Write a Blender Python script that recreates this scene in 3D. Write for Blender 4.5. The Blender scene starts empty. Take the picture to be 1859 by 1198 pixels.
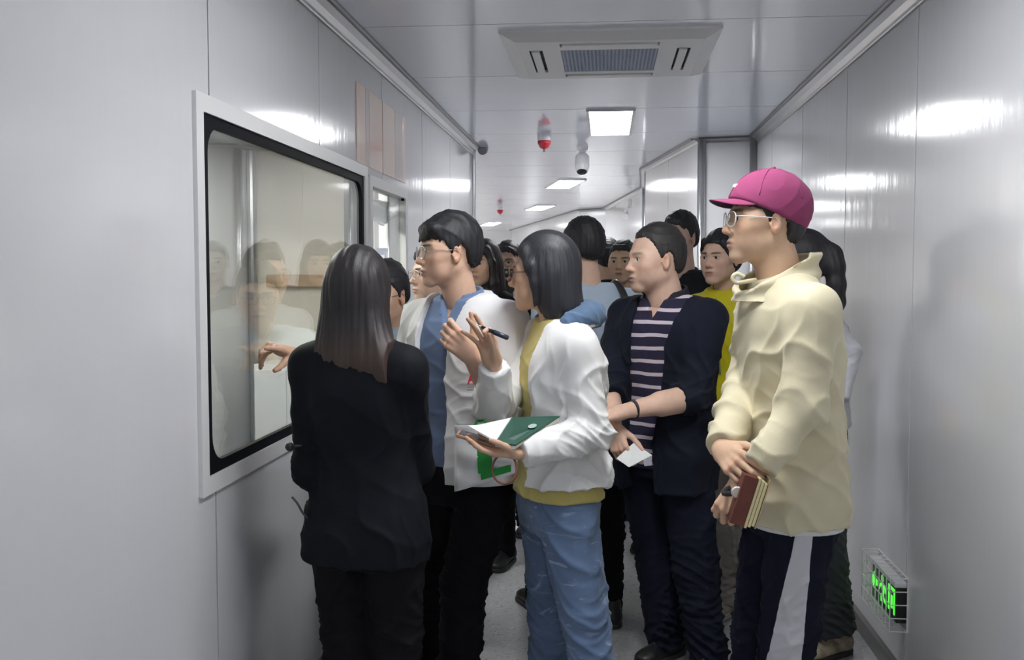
import bpy, bmesh, math, random
import numpy as np
from mathutils import Vector, Matrix

random.seed(7)
np.random.seed(7)
S = bpy.context.scene
COL = S.collection
f32 = np.float32

# ------------------------------------------------------------------ camera
IW, IH, FPX = 1859.0, 1198.0, 1800.0
CAMZ = 1.55
PITCH = math.atan(102 / FPX)
YAW = math.atan(170.5 * math.cos(PITCH) / FPX)
cam_d = bpy.data.cameras.new('camera')
cam_d.sensor_fit = 'HORIZONTAL'
cam_d.sensor_width = 36.0
cam_d.lens = 36.0 * FPX / IW
cam_d.clip_start = 0.05
cam_d.clip_end = 200
cam = bpy.data.objects.new('camera', cam_d)
COL.objects.link(cam)
cam.location = (0, 0, CAMZ)
cam.rotation_euler = (math.pi / 2 - PITCH, 0, YAW)
S.camera = cam
_F = np.array([-math.sin(YAW) * math.cos(PITCH), math.cos(YAW) * math.cos(PITCH), -math.sin(PITCH)])
_R = np.array([math.cos(YAW), math.sin(YAW), 0.0])
_U = np.cross(_R, _F)


def W(px, py, Y):
    """world point at corridor depth Y seen at photograph pixel (px, py)"""
    d = _F + _R * (px - IW / 2) / FPX + _U * (IH / 2 - py) / FPX
    return np.array([0, 0, CAMZ]) + d * (Y / d[1])


# ------------------------------------------------------------------ world and exposure
wd = bpy.data.worlds.new('world')
S.world = wd
wd.use_nodes = True
bg = wd.node_tree.nodes['Background']
bg.inputs[0].default_value = (1.0, 0.95, 0.88, 1)
bg.inputs[1].default_value = 4.0
S.view_settings.view_transform = 'Standard'
S.view_settings.look = 'None'
S.view_settings.gamma = 1.0
S.view_settings.use_curve_mapping = False
S.view_settings.exposure = 0.12
S.cycles.use_denoising = True
S.cycles.max_bounces = 7
S.cycles.diffuse_bounces = 4
S.cycles.glossy_bounces = 4
S.cycles.use_adaptive_sampling = True
S.cycles.adaptive_threshold = 0.06
S.cycles.transparent_max_bounces = 12
S.cycles.caustics_reflective = False
S.cycles.caustics_refractive = False
LAMP = 30.0            # emission of the LED ceiling panels

# ------------------------------------------------------------------ materials
MATS = {}


def mat(name, col=(0.5, 0.5, 0.5), rough=0.5, metal=0.0, spec=0.5, emit=None, estr=0, var=0.0, vscale=20.0,
        bump=0.0, bscale=200.0, stretch=None, sss=0.0, attr=None, sheen=0.0, aniso=0.0, coat=0.0, ior=None):
    if name in MATS:
        return MATS[name]
    m = bpy.data.materials.new(name)
    MATS[name] = m
    m.use_nodes = True
    nt = m.node_tree
    b = nt.nodes['Principled BSDF']
    b.inputs['Base Color'].default_value = (*col, 1)
    b.inputs['Roughness'].default_value = rough
    b.inputs['Metallic'].default_value = metal
    b.inputs['Specular IOR Level'].default_value = spec
    if ior:
        b.inputs['IOR'].default_value = ior
    if coat:
        b.inputs['Coat Weight'].default_value = coat
        b.inputs['Coat Roughness'].default_value = 0.1
    if sheen:
        b.inputs['Sheen Weight'].default_value = sheen
        b.inputs['Sheen Roughness'].default_value = 0.5
    if sss:
        b.inputs['Subsurface Weight'].default_value = sss
        b.inputs['Subsurface Radius'].default_value = (0.012, 0.005, 0.003)
        b.inputs['Subsurface Scale'].default_value = 0.6
    if aniso:
        b.inputs['Anisotropic'].default_value = aniso
    if emit:
        b.inputs['Emission Color'].default_value = (*emit, 1)
        b.inputs['Emission Strength'].default_value = estr
    tc = None
    if var or bump:
        tc = nt.nodes.new('ShaderNodeTexCoord')
        src = tc.outputs['Object']
        if stretch:
            mp = nt.nodes.new('ShaderNodeMapping')
            mp.inputs['Scale'].default_value = stretch
            nt.links.new(src, mp.inputs['Vector'])
            src = mp.outputs['Vector']
    csrc = None
    if attr:
        at = nt.nodes.new('ShaderNodeAttribute')
        at.attribute_name = attr
        csrc = at.outputs['Color']
        nt.links.new(csrc, b.inputs['Base Color'])
    if var:
        n = nt.nodes.new('ShaderNodeTexNoise')
        n.inputs['Scale'].default_value = vscale
        n.inputs['Detail'].default_value = 5
        nt.links.new(src, n.inputs['Vector'])
        mr = nt.nodes.new('ShaderNodeMapRange')
        mr.inputs['From Min'].default_value = 0.25
        mr.inputs['From Max'].default_value = 0.75
        mr.inputs['To Min'].default_value = 1 - var
        mr.inputs['To Max'].default_value = 1 + var
        nt.links.new(n.outputs['Fac'], mr.inputs['Value'])
        vm = nt.nodes.new('ShaderNodeVectorMath')
        vm.operation = 'SCALE'
        if csrc:
            nt.links.new(csrc, vm.inputs[0])
        else:
            vm.inputs[0].default_value = col
        nt.links.new(mr.outputs['Result'], vm.inputs['Scale'])
        nt.links.new(vm.outputs['Vector'], b.inputs['Base Color'])
    if bump:
        n2 = nt.nodes.new('ShaderNodeTexNoise')
        n2.inputs['Scale'].default_value = bscale
        n2.inputs['Detail'].default_value = 4
        nt.links.new(src, n2.inputs['Vector'])
        bp = nt.nodes.new('ShaderNodeBump')
        bp.inputs['Strength'].default_value = bump
        bp.inputs['Distance'].default_value = 0.002
        nt.links.new(n2.outputs['Fac'], bp.inputs['Height'])
        nt.links.new(bp.outputs['Normal'], b.inputs['Normal'])
    return m


def cloth(name, col, rough=0.85, var=0.08, bump=0.12, sheen=0.15, spec=0.25, vscale=14):
    return mat('cloth_' + name, col, rough, spec=spec, var=var, vscale=vscale, bump=bump, bscale=420, sheen=sheen)


def glass_mat(name, tint=(0.9, 0.94, 0.93), ior=1.5, rough=0.0):
    m = bpy.data.materials.new(name)
    m.use_nodes = True
    nt = m.node_tree
    nt.nodes.remove(nt.nodes['Principled BSDF'])
    out = nt.nodes['Material Output']
    tr = nt.nodes.new('ShaderNodeBsdfTransparent')
    tr.inputs[0].default_value = (*tint, 1)
    gl = nt.nodes.new('ShaderNodeBsdfGlossy')
    gl.inputs['Roughness'].default_value = rough
    geo = nt.nodes.new('ShaderNodeNewGeometry')
    dt = nt.nodes.new('ShaderNodeVectorMath')
    dt.operation = 'DOT_PRODUCT'
    nt.links.new(geo.outputs['Incoming'], dt.inputs[0])
    nt.links.new(geo.outputs['Normal'], dt.inputs[1])

    def mth(op, x, y=None):
        n = nt.nodes.new('ShaderNodeMath')
        n.operation = op
        for i, q in enumerate((x, y)):
            if q is None:
                continue
            if isinstance(q, (int, float)):
                n.inputs[i].default_value = q
            else:
                nt.links.new(q, n.inputs[i])
        return n.outputs[0]
    f0 = ((ior - 1) / (ior + 1)) ** 2
    c = mth('SUBTRACT', 1.0, mth('ABSOLUTE', dt.outputs['Value']))
    fac = mth('ADD', mth('MULTIPLY', mth('POWER', c, 5.0), 1 - f0), f0)
    mx = nt.nodes.new('ShaderNodeMixShader')
    nt.links.new(fac, mx.inputs[0])
    nt.links.new(tr.outputs[0], mx.inputs[1])
    nt.links.new(gl.outputs[0], mx.inputs[2])
    nt.links.new(mx.outputs[0], out.inputs['Surface'])
    MATS[name] = m
    return m


def panel_mat(name, col, rough, ior, wave=0.02, axis=(14, 14, 0.02)):
    """coil-coated steel sheet: satin paint, faint rolling marks running along the sheet"""
    m = mat(name, col, rough, ior=ior, spec=0.5)
    nt = m.node_tree
    b = nt.nodes['Principled BSDF']
    tc = nt.nodes.new('ShaderNodeTexCoord')
    mp = nt.nodes.new('ShaderNodeMapping')
    mp.inputs['Scale'].default_value = axis
    nt.links.new(tc.outputs['Object'], mp.inputs['Vector'])
    n = nt.nodes.new('ShaderNodeTexNoise')
    n.inputs['Scale'].default_value = 1.0
    n.inputs['Detail'].default_value = 4
    nt.links.new(mp.outputs['Vector'], n.inputs['Vector'])
    bp = nt.nodes.new('ShaderNodeBump')
    bp.inputs['Strength'].default_value = wave
    bp.inputs['Distance'].default_value = 0.02
    nt.links.new(n.outputs['Fac'], bp.inputs['Height'])
    nt.links.new(bp.outputs['Normal'], b.inputs['Normal'])
    return m


M_WALL = panel_mat('wall_sheet', (0.71, 0.715, 0.735), 0.13, 1.6, 0.05)
M_CEIL = panel_mat('ceiling_sheet', (0.74, 0.77, 0.86), 0.09, 1.9, 0.03, (0.05, 10, 1))
M_PEACH_REFL = panel_mat('peach_reflection', (0.95, 0.76, 0.65), 0.12, 1.7)
M_ALU = mat('aluminium', (0.55, 0.55, 0.56), 0.28, metal=0.9, bump=0.05, bscale=60, stretch=(1, 1, 20))
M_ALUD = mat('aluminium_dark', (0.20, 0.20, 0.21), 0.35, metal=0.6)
M_GAP = mat('seam', (0.13, 0.13, 0.135), 0.6)
M_WHITE = mat('white_plastic', (0.84, 0.84, 0.85), 0.35)
M_WHITEF = mat('white_frame', (0.74, 0.74, 0.74), 0.4)
M_BLACKB = mat('black_band', (0.006, 0.006, 0.010), 0.6, spec=0.08)
M_LED = mat('led_panel', (1, 1, 1), 0.4, emit=(0.975, 0.985, 1.0), estr=LAMP)
M_GLASS = glass_mat('window_glass', (0.93, 0.96, 0.95), 2.0)
M_LENS = glass_mat('lens_glass', (0.97, 0.98, 0.98), 1.35)
M_BASEB = mat('baseboard_dark', (0.09, 0.085, 0.085), 0.35)
M_BLACK = mat('black_plastic', (0.02, 0.02, 0.022), 0.4)
M_GREY = mat('grey_plastic', (0.32, 0.32, 0.34), 0.45)
M_RED = mat('red_plastic', (0.55, 0.03, 0.05), 0.35)
M_CREAM = mat('cream_board', (0.80, 0.75, 0.66), 0.5, var=0.03, vscale=4)
M_WOOD = mat('wood_rail', (0.50, 0.36, 0.24), 0.5, var=0.15, vscale=12, stretch=(0.3, 6, 6))
M_GREEN = mat('sign_green', (0.05, 0.6, 0.08), 0.4, emit=(0.10, 1.0, 0.06), estr=1.0)
M_WIRE = mat('white_wire', (0.80, 0.80, 0.80), 0.35)


def floor_mat():
    m = mat('floor_vinyl', (0.42, 0.42, 0.43), 0.32)
    nt = m.node_tree
    b = nt.nodes['Principled BSDF']
    tc = nt.nodes.new('ShaderNodeTexCoord')
    v = nt.nodes.new('ShaderNodeTexVoronoi')
    v.inputs['Scale'].default_value = 95
    nt.links.new(tc.outputs['Object'], v.inputs['Vector'])
    cr = nt.nodes.new('ShaderNodeValToRGB')
    e = cr.color_ramp.elements
    e[0].position = 0.0
    e[0].color = (0.20, 0.20, 0.21, 1)
    e[1].position = 1.0
    e[1].color = (0.60, 0.60, 0.62, 1)
    e2 = cr.color_ramp.elements.new(0.25)
    e2.color = (0.40, 0.40, 0.415, 1)
    e3 = cr.color_ramp.elements.new(0.8)
    e3.color = (0.44, 0.44, 0.455, 1)
    nt.links.new(v.outputs['Color'], cr.inputs['Fac'])
    nt.links.new(cr.outputs['Color'], b.inputs['Base Color'])
    return m


M_FLOOR = floor_mat()

# ------------------------------------------------------------------ mesh helpers
ORG = {}


def link(o, parent=None, org=(0, 0, 0)):
    COL.objects.link(o)
    org = np.array(org, float)
    if parent is not None:
        o.parent = parent
        o.location = Vector(org - ORG[parent.name])
    else:
        o.location = Vector(org)
    ORG[o.name] = org
    return o


def empty(name, org, label, cat, group=None):
    o = bpy.data.objects.new(name, None)
    o.empty_display_size = 0.1
    link(o, None, org)
    return tag(o, label, cat, group)


def tag(o, label=None, cat=None, group=None, kind=None):
    if label:
        o['label'] = label
    if cat:
        o['category'] = cat
    if group:
        o['group'] = group
    if kind:
        o['kind'] = kind
    return o


def mobj(name, V, F, m, parent=None, org=None, smooth=False, cols=None, fmat=None):
    """mesh object from world-space verts V and faces F (array of quads or list)"""
    if org is None:
        org = ORG[parent.name] if parent is not None else (0, 0, 0)
    org = np.array(org, float)
    V = np.asarray(V, float) - org
    me = bpy.data.meshes.new(name)
    if isinstance(F, np.ndarray) and F.ndim == 2:
        n, q = F.shape
        me.vertices.add(len(V))
        me.vertices.foreach_set('co', V.astype(f32).ravel())
        me.loops.add(n * q)
        me.loops.foreach_set('vertex_index', F.astype(np.int32).ravel())
        me.polygons.add(n)
        me.polygons.foreach_set('loop_start', np.arange(0, n * q, q, dtype=np.int32))
        me.polygons.foreach_set('loop_total', np.full(n, q, np.int32))
        me.update(calc_edges=True)
        me.validate()
    else:
        me.from_pydata([tuple(v) for v in V], [], [tuple(int(i) for i in f) for f in F])
        me.update()
    ms = m if isinstance(m, (list, tuple)) else [m]
    for x in ms:
        me.materials.append(x)
    if fmat is not None:
        me.polygons.foreach_set('material_index', np.asarray(fmat, np.int32))
    if smooth:
        me.polygons.foreach_set('use_smooth', np.ones(len(me.polygons), bool))
    if cols is not None:
        ca = me.color_attributes.new('Col', 'FLOAT_COLOR', 'POINT')
        c4 = np.ones((len(V), 4), f32)
        c4[:, :3] = cols
        ca.data.foreach_set('color', c4.ravel())
    o = bpy.data.objects.new(name, me)
    return link(o, parent, org)


def spline(P, n=6):
    """Catmull-Rom points through P"""
    P = [np.array(p, float) for p in P]
    Q = [2 * P[0] - P[1]] + P + [2 * P[-1] - P[-2]]
    out = []
    for i in range(1, len(Q) - 2):
        for k in range(n):
            t = k / n
            out.append(0.5 * (2 * Q[i] + (Q[i + 1] - Q[i - 1]) * t + (2 * Q[i - 1] - 5 * Q[i] + 4 * Q[i + 1] - Q[i + 2]) * t * t + (3 * Q[i] - Q[i - 1] - 3 * Q[i + 1] + Q[i + 2]) * t ** 3))
    return out + [P[-1]]


class MB:
    """collects simple solids into one mesh"""

    def __init__(s):
        s.V = []
        s.F = []

    def add(s, V, F):
        n = len(s.V)
        s.V += [tuple(map(float, v)) for v in V]
        s.F += [tuple(int(i) + n for i in f) for f in F]
        return s

    def box(s, lo, hi, M=None):
        x0, y0, z0 = lo
        x1, y1, z1 = hi
        V = np.array([(x0, y0, z0), (x1, y0, z0), (x1, y1, z0), (x0, y1, z0), (x0, y0, z1), (x1, y0, z1), (x1, y1, z1), (x0, y1, z1)], float)
        if M is not None:
            V = V @ np.array(M)[:3, :3].T + np.array(M)[:3, 3]
        return s.add(V, [(0, 3, 2, 1), (4, 5, 6, 7), (0, 1, 5, 4), (1, 2, 6, 5), (2, 3, 7, 6), (3, 0, 4, 7)])

    def bevbox(s, lo, hi, bev, M=None):
        """box with chamfered edges"""
        lo = np.array(lo, float)
        hi = np.array(hi, float)
        bm = bmesh.new()
        bmesh.ops.create_cube(bm, size=1.0)
        for v in bm.verts:
            v.co = Vector(((lo + hi) / 2 + np.array(v.co) * (hi - lo)))
        bmesh.ops.bevel(bm, geom=list(bm.edges), offset=bev, segments=2, profile=0.6, affect='EDGES')
        bm.verts.index_update()
        V = np.array([v.co for v in bm.verts])
        F = [[v.index for v in f.verts] for f in bm.faces]
        bm.free()
        if M is not None:
            V = V @ np.array(M)[:3, :3].T + np.array(M)[:3, 3]
        return s.add(V, F)

    def tube(s, pts, r, n=8, closed=False, cap=True):
        pts = [np.array(p, float) for p in pts]
        k = len(pts)
        rs = r if isinstance(r, (list, tuple)) else [r] * k
        rings = []
        up = np.array([0.0, 0, 1])
        prev = None
        for i in range(k):
            a = pts[(i - 1) % k] if (closed or i > 0) else pts[i]
            b = pts[(i + 1) % k] if (closed or i < k - 1) else pts[i]
            t = b - a
            t /= (np.linalg.norm(t) + 1e-9)
            if prev is None:
                u = np.cross(t, up)
                if np.linalg.norm(u) < 0.05:
                    u = np.cross(t, np.array([1.0, 0, 0]))
            else:
                u = prev - t * np.dot(prev, t)
            u /= np.linalg.norm(u)
            prev = u
            w = np.cross(t, u)
            rings.append([pts[i] + rs[i] * (math.cos(2 * math.pi * j / n) * u + math.sin(2 * math.pi * j / n) * w) for j in range(n)])
        V = [p for rg in rings for p in rg]
        F = []
        for i in range(k if closed else k - 1):
            i2 = (i + 1) % k
            for j in range(n):
                F.append((i * n + j, i * n + (j + 1) % n, i2 * n + (j + 1) % n, i2 * n + j))
        if cap and not closed:
            F.append(tuple(range(n))[::-1])
            F.append(tuple((k - 1) * n + j for j in range(n)))
        return s.add(V, F)

    def lathe(s, prof, n=20, M=None):
        """prof: list of (r, z) from bottom to top about the z axis"""
        V = []
        F = []
        k = len(prof)
        for r, z in prof:
            for j in range(n):
                a = 2 * math.pi * j / n
                V.append((r * math.cos(a), r * math.sin(a), z))
        for i in range(k - 1):
            for j in range(n):
                F.append((i * n + j, i * n + (j + 1) % n, (i + 1) * n + (j + 1) % n, (i + 1) * n + j))
        F.append(tuple(range(n))[::-1])
        F.append(tuple((k - 1) * n + j for j in range(n)))
        V = np.array(V)
        if M is not None:
            V = V @ np.array(M)[:3, :3].T + np.array(M)[:3, 3]
        return s.add(V, F)

    def prism(s, poly, off):
        """closed polygon (3-D points, ccw seen against off) extruded by vector off"""
        n = len(poly)
        P = [np.array(p, float) for p in poly]
        V = P + [p + np.array(off, float) for p in P]
        F = [tuple(range(n))[::-1], tuple(range(n, 2 * n))]
        F += [(i, (i + 1) % n, n + (i + 1) % n, n + i) for i in range(n)]
        return s.add(V, F)

    def build(s, name, m, parent=None, org=None, smooth=False):
        return mobj(name, s.V, s.F, m, parent, org, smooth)


def frame_M(o, x, y, z):
    M = np.eye(4)
    M[:3, 0] = x
    M[:3, 1] = y
    M[:3, 2] = z
    M[:3, 3] = o
    return M


# ------------------------------------------------------------------ the corridor
ZC = 2.57
XL, XR = -1.08, 1.11
G = 0.0042


def struct(name, mb, m):
    o = mb.build(name, m)
    o['kind'] = 'structure'
    return o


fl = struct('floor', MB().box((-2.4, -5, -0.06), (1.3, 8.1, 0)).box((-7, 8.1, -0.06), (3, 26, 0)), M_FLOOR)

# left wall: panels between seams, with two window openings
W1 = (2.575, 4.375, 0.985, 1.995)      # y0 y1 z0 z1 of the large window opening
W2 = (4.50, 5.27, 0.985, 1.965)


def wall_rects(y0, y1, z0, z1, holes):
    """rectangles that tile y0..y1 x z0..z1 outside the holes"""
    ys = sorted({y0, y1, *[min(max(h[i], y0), y1) for h in holes for i in (0, 1)]})
    zs = sorted({z0, z1, *[h[i] for h in holes for i in (2, 3)]})
    R = []
    for a, b in zip(ys[:-1], ys[1:]):
        run = None
        for c, d in zip(zs[:-1], zs[1:]):
            inside = any(h[0] - 1e-6 <= a and b <= h[1] + 1e-6 and h[2] - 1e-6 <= c and d <= h[3] + 1e-6 for h in holes)
            if inside:
                if run:
                    R.append(run)
                run = None
            else:
                run = (a, b, run[2] if run else c, d)
        if run:
            R.append(run)
    return R


mb = MB()
for r in wall_rects(-5, 8.02, 0, ZC, [W1, W2]):
    mb.box((XL - 0.09, r[0], r[2]), (XL - 0.012, r[1], r[3]))
wl = struct('wall_left', mb, M_GAP)
SEAM_L = [-5.0] + [2.645 + 1.052 * k for k in range(-7, 5)] + [8.02]
for a, b in zip(SEAM_L[:-1], SEAM_L[1:]):
    if b - a < 0.03:
        continue
    mb = MB()
    for r in wall_rects(a + G, b - G, 0.0, ZC, [W1, W2]):
        mb.box((XL - 0.012, r[0], r[2]), (XL, r[1], r[3]))
    mb.build('wall_panel', M_WALL, wl)
# end return of the left wall and the space it opens to
struct('wall_end_left', MB().box((-7, 8.02, 0), (XL - 0.012, 8.10, ZC)), M_WALL)
# the side hall that opens beyond the left wall has tall outside windows
HALL = [(9.0 + 2.6 * k, 11.0 + 2.6 * k, 0.7, 2.35) for k in range(6)]
q = MB()
for r in wall_rects(8.1, 26, 0, ZC, HALL):
    q.box((-7, r[0], r[2]), (-6.9, r[1], r[3]))
hw = struct('wall_hall', q, M_WALL)
for i, h in enumerate(HALL):
    q = MB()
    for a, b, c, d in ((h[0], h[1], h[2], h[2] + 0.06), (h[0], h[1], h[3] - 0.06, h[3]), (h[0], h[0] + 0.06, h[2], h[3]), (h[1] - 0.06, h[1], h[2], h[3]), ((h[0] + h[1]) / 2 - 0.03, (h[0] + h[1]) / 2 + 0.03, h[2], h[3])):
        q.box((-6.99, a, c), (-6.91, b, d))
    struct('window_%d' % (3 + i), q, M_WHITEF)

# right wall
mb = MB().box((XR + 0.012, -5, 0), (XR + 0.09, 7.58, ZC))
wr = struct('wall_right', mb, M_GAP)
SEAM_R = [-5.0] + [3.727 + 1.05 * k for k in range(-8, 4)] + [7.58]
for a, b in zip(SEAM_R[:-1], SEAM_R[1:]):
    if b - a < 0.03:
        continue
    MB().box((XR, a + G, 0), (XR + 0.012, b - G, ZC)).build('wall_panel', M_WALL, wr)


def wall_seg(name, a, b, m, z0=0.0, z1=ZC, th=0.08, panels=0):
    """vertical wall from plan point a to plan point b, thickness to the right of a->b"""
    a = np.array(a, float)
    b = np.array(b, float)
    d = (b - a) / np.linalg.norm(b - a)
    n = np.array([d[1], -d[0]])
    q = MB()
    P = [a, b, b + n * th, a + n * th]
    q.prism([(p[0], p[1], z0) for p in P][::-1], (0, 0, z1 - z0))
    o = struct(name, q, M_GAP if panels else m)
    if panels:
        L = np.linalg.norm(b - a)
        for i in range(panels):
            s0 = a + d * (L * i / panels + G)
            s1 = a + d * (L * (i + 1) / panels - G)
            P = [s0 - n * 0.012, s1 - n * 0.012, s1, s0]
            MB().prism([(p[0], p[1], z0) for p in P][::-1], (0, 0, z1 - z0)).build('wall_panel', m, o)
    return o


PR = [(XR, 7.58), (0.700, 7.66), (0.385, 9.77), (0.46, 11.85), (0.0, 15.56), (-0.417, 15.97), (-2.19, 23.2), (-6.95, 25.0)]
wall_seg('wall_jog', PR[0], PR[1], M_WALL, panels=1)
for i in range(1, len(PR) - 1):
    wall_seg('wall_bend_%d' % i, PR[i], PR[i + 1], M_WALL, panels=max(1, int(np.hypot(PR[i + 1][0] - PR[i][0], PR[i + 1][1] - PR[i][1]) / 1.05)))
struct('wall_behind', MB().box((XL - 0.1, -5.08, 0), (XR + 0.1, -5.0, ZC)), M_WALL)

# ceiling: deck with sheet panels; joints run across the corridor
ce = struct('ceiling', MB().box((XL - 0.1, -5, ZC + 0.012), (XR + 0.1, 8.1, ZC + 0.08)).box((-7, 8.1, ZC + 0.012), (3, 26, ZC + 0.08)), M_GAP)
SEAM_C = [-5.0] + [4.10 + 1.065 * k for k in range(-8, 20)] + [26.0]
for a, b in zip(SEAM_C[:-1], SEAM_C[1:]):
    x0, x1 = (XL - 0.012, XR + 0.012) if b < 7.4 else (XL - 0.012 if a < 8.0 else -6.95, XR + 0.012 if a < 7.5 else 0.9)
    MB().box((x0, a + 0.004, ZC), (x1, b - 0.004, ZC + 0.012)).build('ceiling_panel', M_CEIL, ce)


def cove(name, a, b, side):
    """aluminium cove strip in the corner of wall and ceiling from a to b; side = direction into the room"""
    a = np.array(a, float)
    b = np.array(b, float)
    s = np.array([side[0], side[1], 0.0])
    z = np.array([0, 0, 1.0])
    prof = [(0.0, 0.0), (0.0, -0.062), (0.006, -0.062), (0.008, -0.045), (0.020, -0.022), (0.045, -0.010), (0.062, -0.008), (0.062, 0.0)]
    V = []
    F = []
    for p in (a, b):
        V += [p + s * u + z * w for u, w in prof]
    n = len(prof)
    for i in range(n):
        F.append((i, (i + 1) % n, n + (i + 1) % n, n + i))
    F += [tuple(range(n)), tuple(range(n, 2 * n))[::-1]]
    o = mobj(name, V, F, M_ALU)
    o['kind'] = 'structure'
    # bright lip and dark shadow gap of the profile
    q = MB().tube([a + s * 0.006 + z * -0.06, b + s * 0.006 + z * -0.06], 0.006, 6)
    q.build('lip', M_ALU, o)
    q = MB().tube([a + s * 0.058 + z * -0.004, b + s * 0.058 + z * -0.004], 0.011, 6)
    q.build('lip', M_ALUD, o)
    return o


cove('trim_1', (XL, -5, ZC), (XL, 8.02, ZC), (1, 0))
cove('trim_2', (XR, -5, ZC), (XR, 7.58, ZC), (-1, 0))
for i in range(0, 6):
    a, b = np.array(PR[i]), np.array(PR[i + 1])
    d = (b - a) / np.linalg.norm(b - a)
    n = np.array([-d[1], d[0]])
    if n[0] * (-1) + n[1] * (-0.5) < 0:
        n = -n
    cove('trim_%d' % (3 + i), (*a, ZC), (*b, ZC), n)
# rounded aluminium corner posts where the right wall steps in
for i, (x, y) in enumerate([(XR - 0.02, 7.56), (0.715, 7.64), (0.40, 9.77), (0.45, 11.8)]):
    q = MB().lathe([(0.032, 0), (0.032, ZC - 0.01)], 16, frame_M((x, y, 0), (1, 0, 0), (0, 1, 0), (0, 0, 1)))
    struct('trim_%d' % (20 + i), q, M_ALU).data.polygons.foreach_set('use_smooth', [True] * 18)
struct('trim_30', MB().lathe([(0.022, 0), (0.022, ZC - 0.01)], 16, frame_M((XL + 0.004, 8.02, 0), (1, 0, 0), (0, 1, 0), (0, 0, 1))), M_ALU)
struct('baseboard_right', MB().prism([(XR, -5, 0), (XR - 0.012, -5, 0), (XR - 0.012, -5, 0.07), (XR, -5, 0.085)], (0, 12.58, 0)), M_BASEB)
struct('baseboard_left', MB().prism([(XL, -5, 0), (XL, -5, 0.085), (XL + 0.012, -5, 0.07), (XL + 0.012, -5, 0)], (0, 13.0, 0)), M_BASEB)

# ------------------------------------------------------------------ windows in the left wall


def rr_ring(y0, y1, z0, z1, r_out, ins, r_in, n=6):
    """outer square-cornered / inner round-cornered frame outline pair in (y, z)"""
    def rr(a, b, c, d, r):
        P = []
        for cy, cz, s in ((b - r, d - r, 0), (a + r, d - r, 1), (a + r, c + r, 2), (b - r, c + r, 3)):
            for i in range(n + 1):
                t = math.pi / 2 * (s + i / n)
                P.append((cy + r * math.cos(t), cz + r * math.sin(t)))
        return P
    return rr(y0, y1, z0, z1, r_out), rr(y0 + ins, y1 - ins, z0 + ins, z1 - ins, r_in)


def ring_mesh(o, i, x0, x1):
    n = len(o)
    V = [(x1, *p) for p in o] + [(x1, *p) for p in i] + [(x0, *p) for p in o] + [(x0, *p) for p in i]
    F = []
    for k in range(n):
        j = (k + 1) % n
        F += [(k, j, n + j, n + k), (2 * n + j, 2 * n + k, 3 * n + k, 3 * n + j), (k, 2 * n + k, 2 * n + j, j), (n + k, n + j, 3 * n + j, 3 * n + k)]
    return V, F


def window(name, w, bw):
    y0, y1, z0, z1 = w
    V, F = ring_mesh(*rr_ring(y0 - 0.045, y1 + 0.035, z0 - 0.035, z1 + 0.035, 0.004, 0.048, 0.004), XL - 0.02, XL + 0.012)
    o = mobj(name, V, F, M_WHITEF)
    o['kind'] = 'structure'
    V, F = ring_mesh(*rr_ring(y0 - 0.002, y1 + 0.002, z0 - 0.002, z1 + 0.002, 0.004, bw, 0.075 if bw > 0.03 else 0.02), XL - 0.012, XL + 0.004)
    mobj('black_border', V, F, M_BLACKB, o)
    MB().box((XL - 0.016, y0, z0), (XL - 0.008, y1, z1)).build('pane', M_GLASS, o)
    return o


win1 = window('window_1', W1, 0.046)
win2 = window('window_2', W2, 0.014)
# small room behind the windows
IX, IY, IZ = -2.22, 6.04, 2.31
EX = (-1.42, -1.17, 1.70, 2.12)       # x0 x1 z0 z1 of its outside window


def inner_rects():
    ys = [(IX, EX[0], 0, IZ), (EX[1], XL - 0.09, 0, IZ), (EX[0], EX[1], 0, EX[2]), (EX[0], EX[1], EX[3], IZ)]
    return ys


q = MB()
for a, b, c, d in inner_rects():
    q.box((a, IY, c), (b, IY + 0.1, d))
struct('wall_inner_back', q, M_CREAM)
struct('wall_inner_left', MB().box((IX - 0.1, 1.2, 0), (IX, IY + 0.1, IZ)), M_WALL)
struct('wall_inner_front', MB().box((IX, 1.2, 0), (XL - 0.09, 1.3, IZ)), M_WALL)
struct('ceiling_inner', MB().box((IX - 0.1, 1.2, IZ), (XL - 0.09, IY + 0.1, IZ + 0.06)), M_WALL)
struct('trim_40', MB().lathe([(0.03, 0), (0.03, IZ)], 12, frame_M((IX + 0.03, IY - 0.03, 0), (1, 0, 0), (0, 1, 0), (0, 0, 1))), M_ALU)
# wooden rail, post and board on the back wall of that room
rail = MB().bevbox((IX + 0.12, IY - 0.05, 1.47), (-1.56, IY - 0.002, 1.545), 0.006).build('wall_rail', M_WOOD, org=(IX + 0.4, IY, 1.47))
tag(rail, 'brown wooden rail across the back wall seen through the large window', 'rail')
post = MB().bevbox((-1.60, IY - 0.045, 0.0), (-1.565, IY - 0.002, 2.2), 0.004).bevbox((-1.615, IY - 0.05, 0), (-1.55, IY - 0.002, 0.05), 0.004).build('wall_post', M_ALUD, org=(-1.58, IY, 0))
tag(post, 'dark narrow metal post on the room wall behind the window glass', 'post')
brd = empty('cabinet', ((IX - 1.62) / 2, IY - 0.25, 0), 'pale grey low cabinet under the wooden rail behind the glass', 'cabinet')
MB().bevbox((IX + 0.16, IY - 0.40, 0), (-1.64, IY - 0.06, 1.02), 0.008).build('body', M_WHITE, brd)
for k in range(2):
    x0 = IX + 0.17 + k * 0.20
    dd = MB().bevbox((x0, IY - 0.415, 0.05), (x0 + 0.19, IY - 0.40, 0.99), 0.004).build('door', M_WHITE, brd)
    MB().tube([(x0 + 0.16, IY - 0.44, 0.5), (x0 + 0.16, IY - 0.44, 0.62)], 0.006).build('handle', M_ALU, dd)
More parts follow.
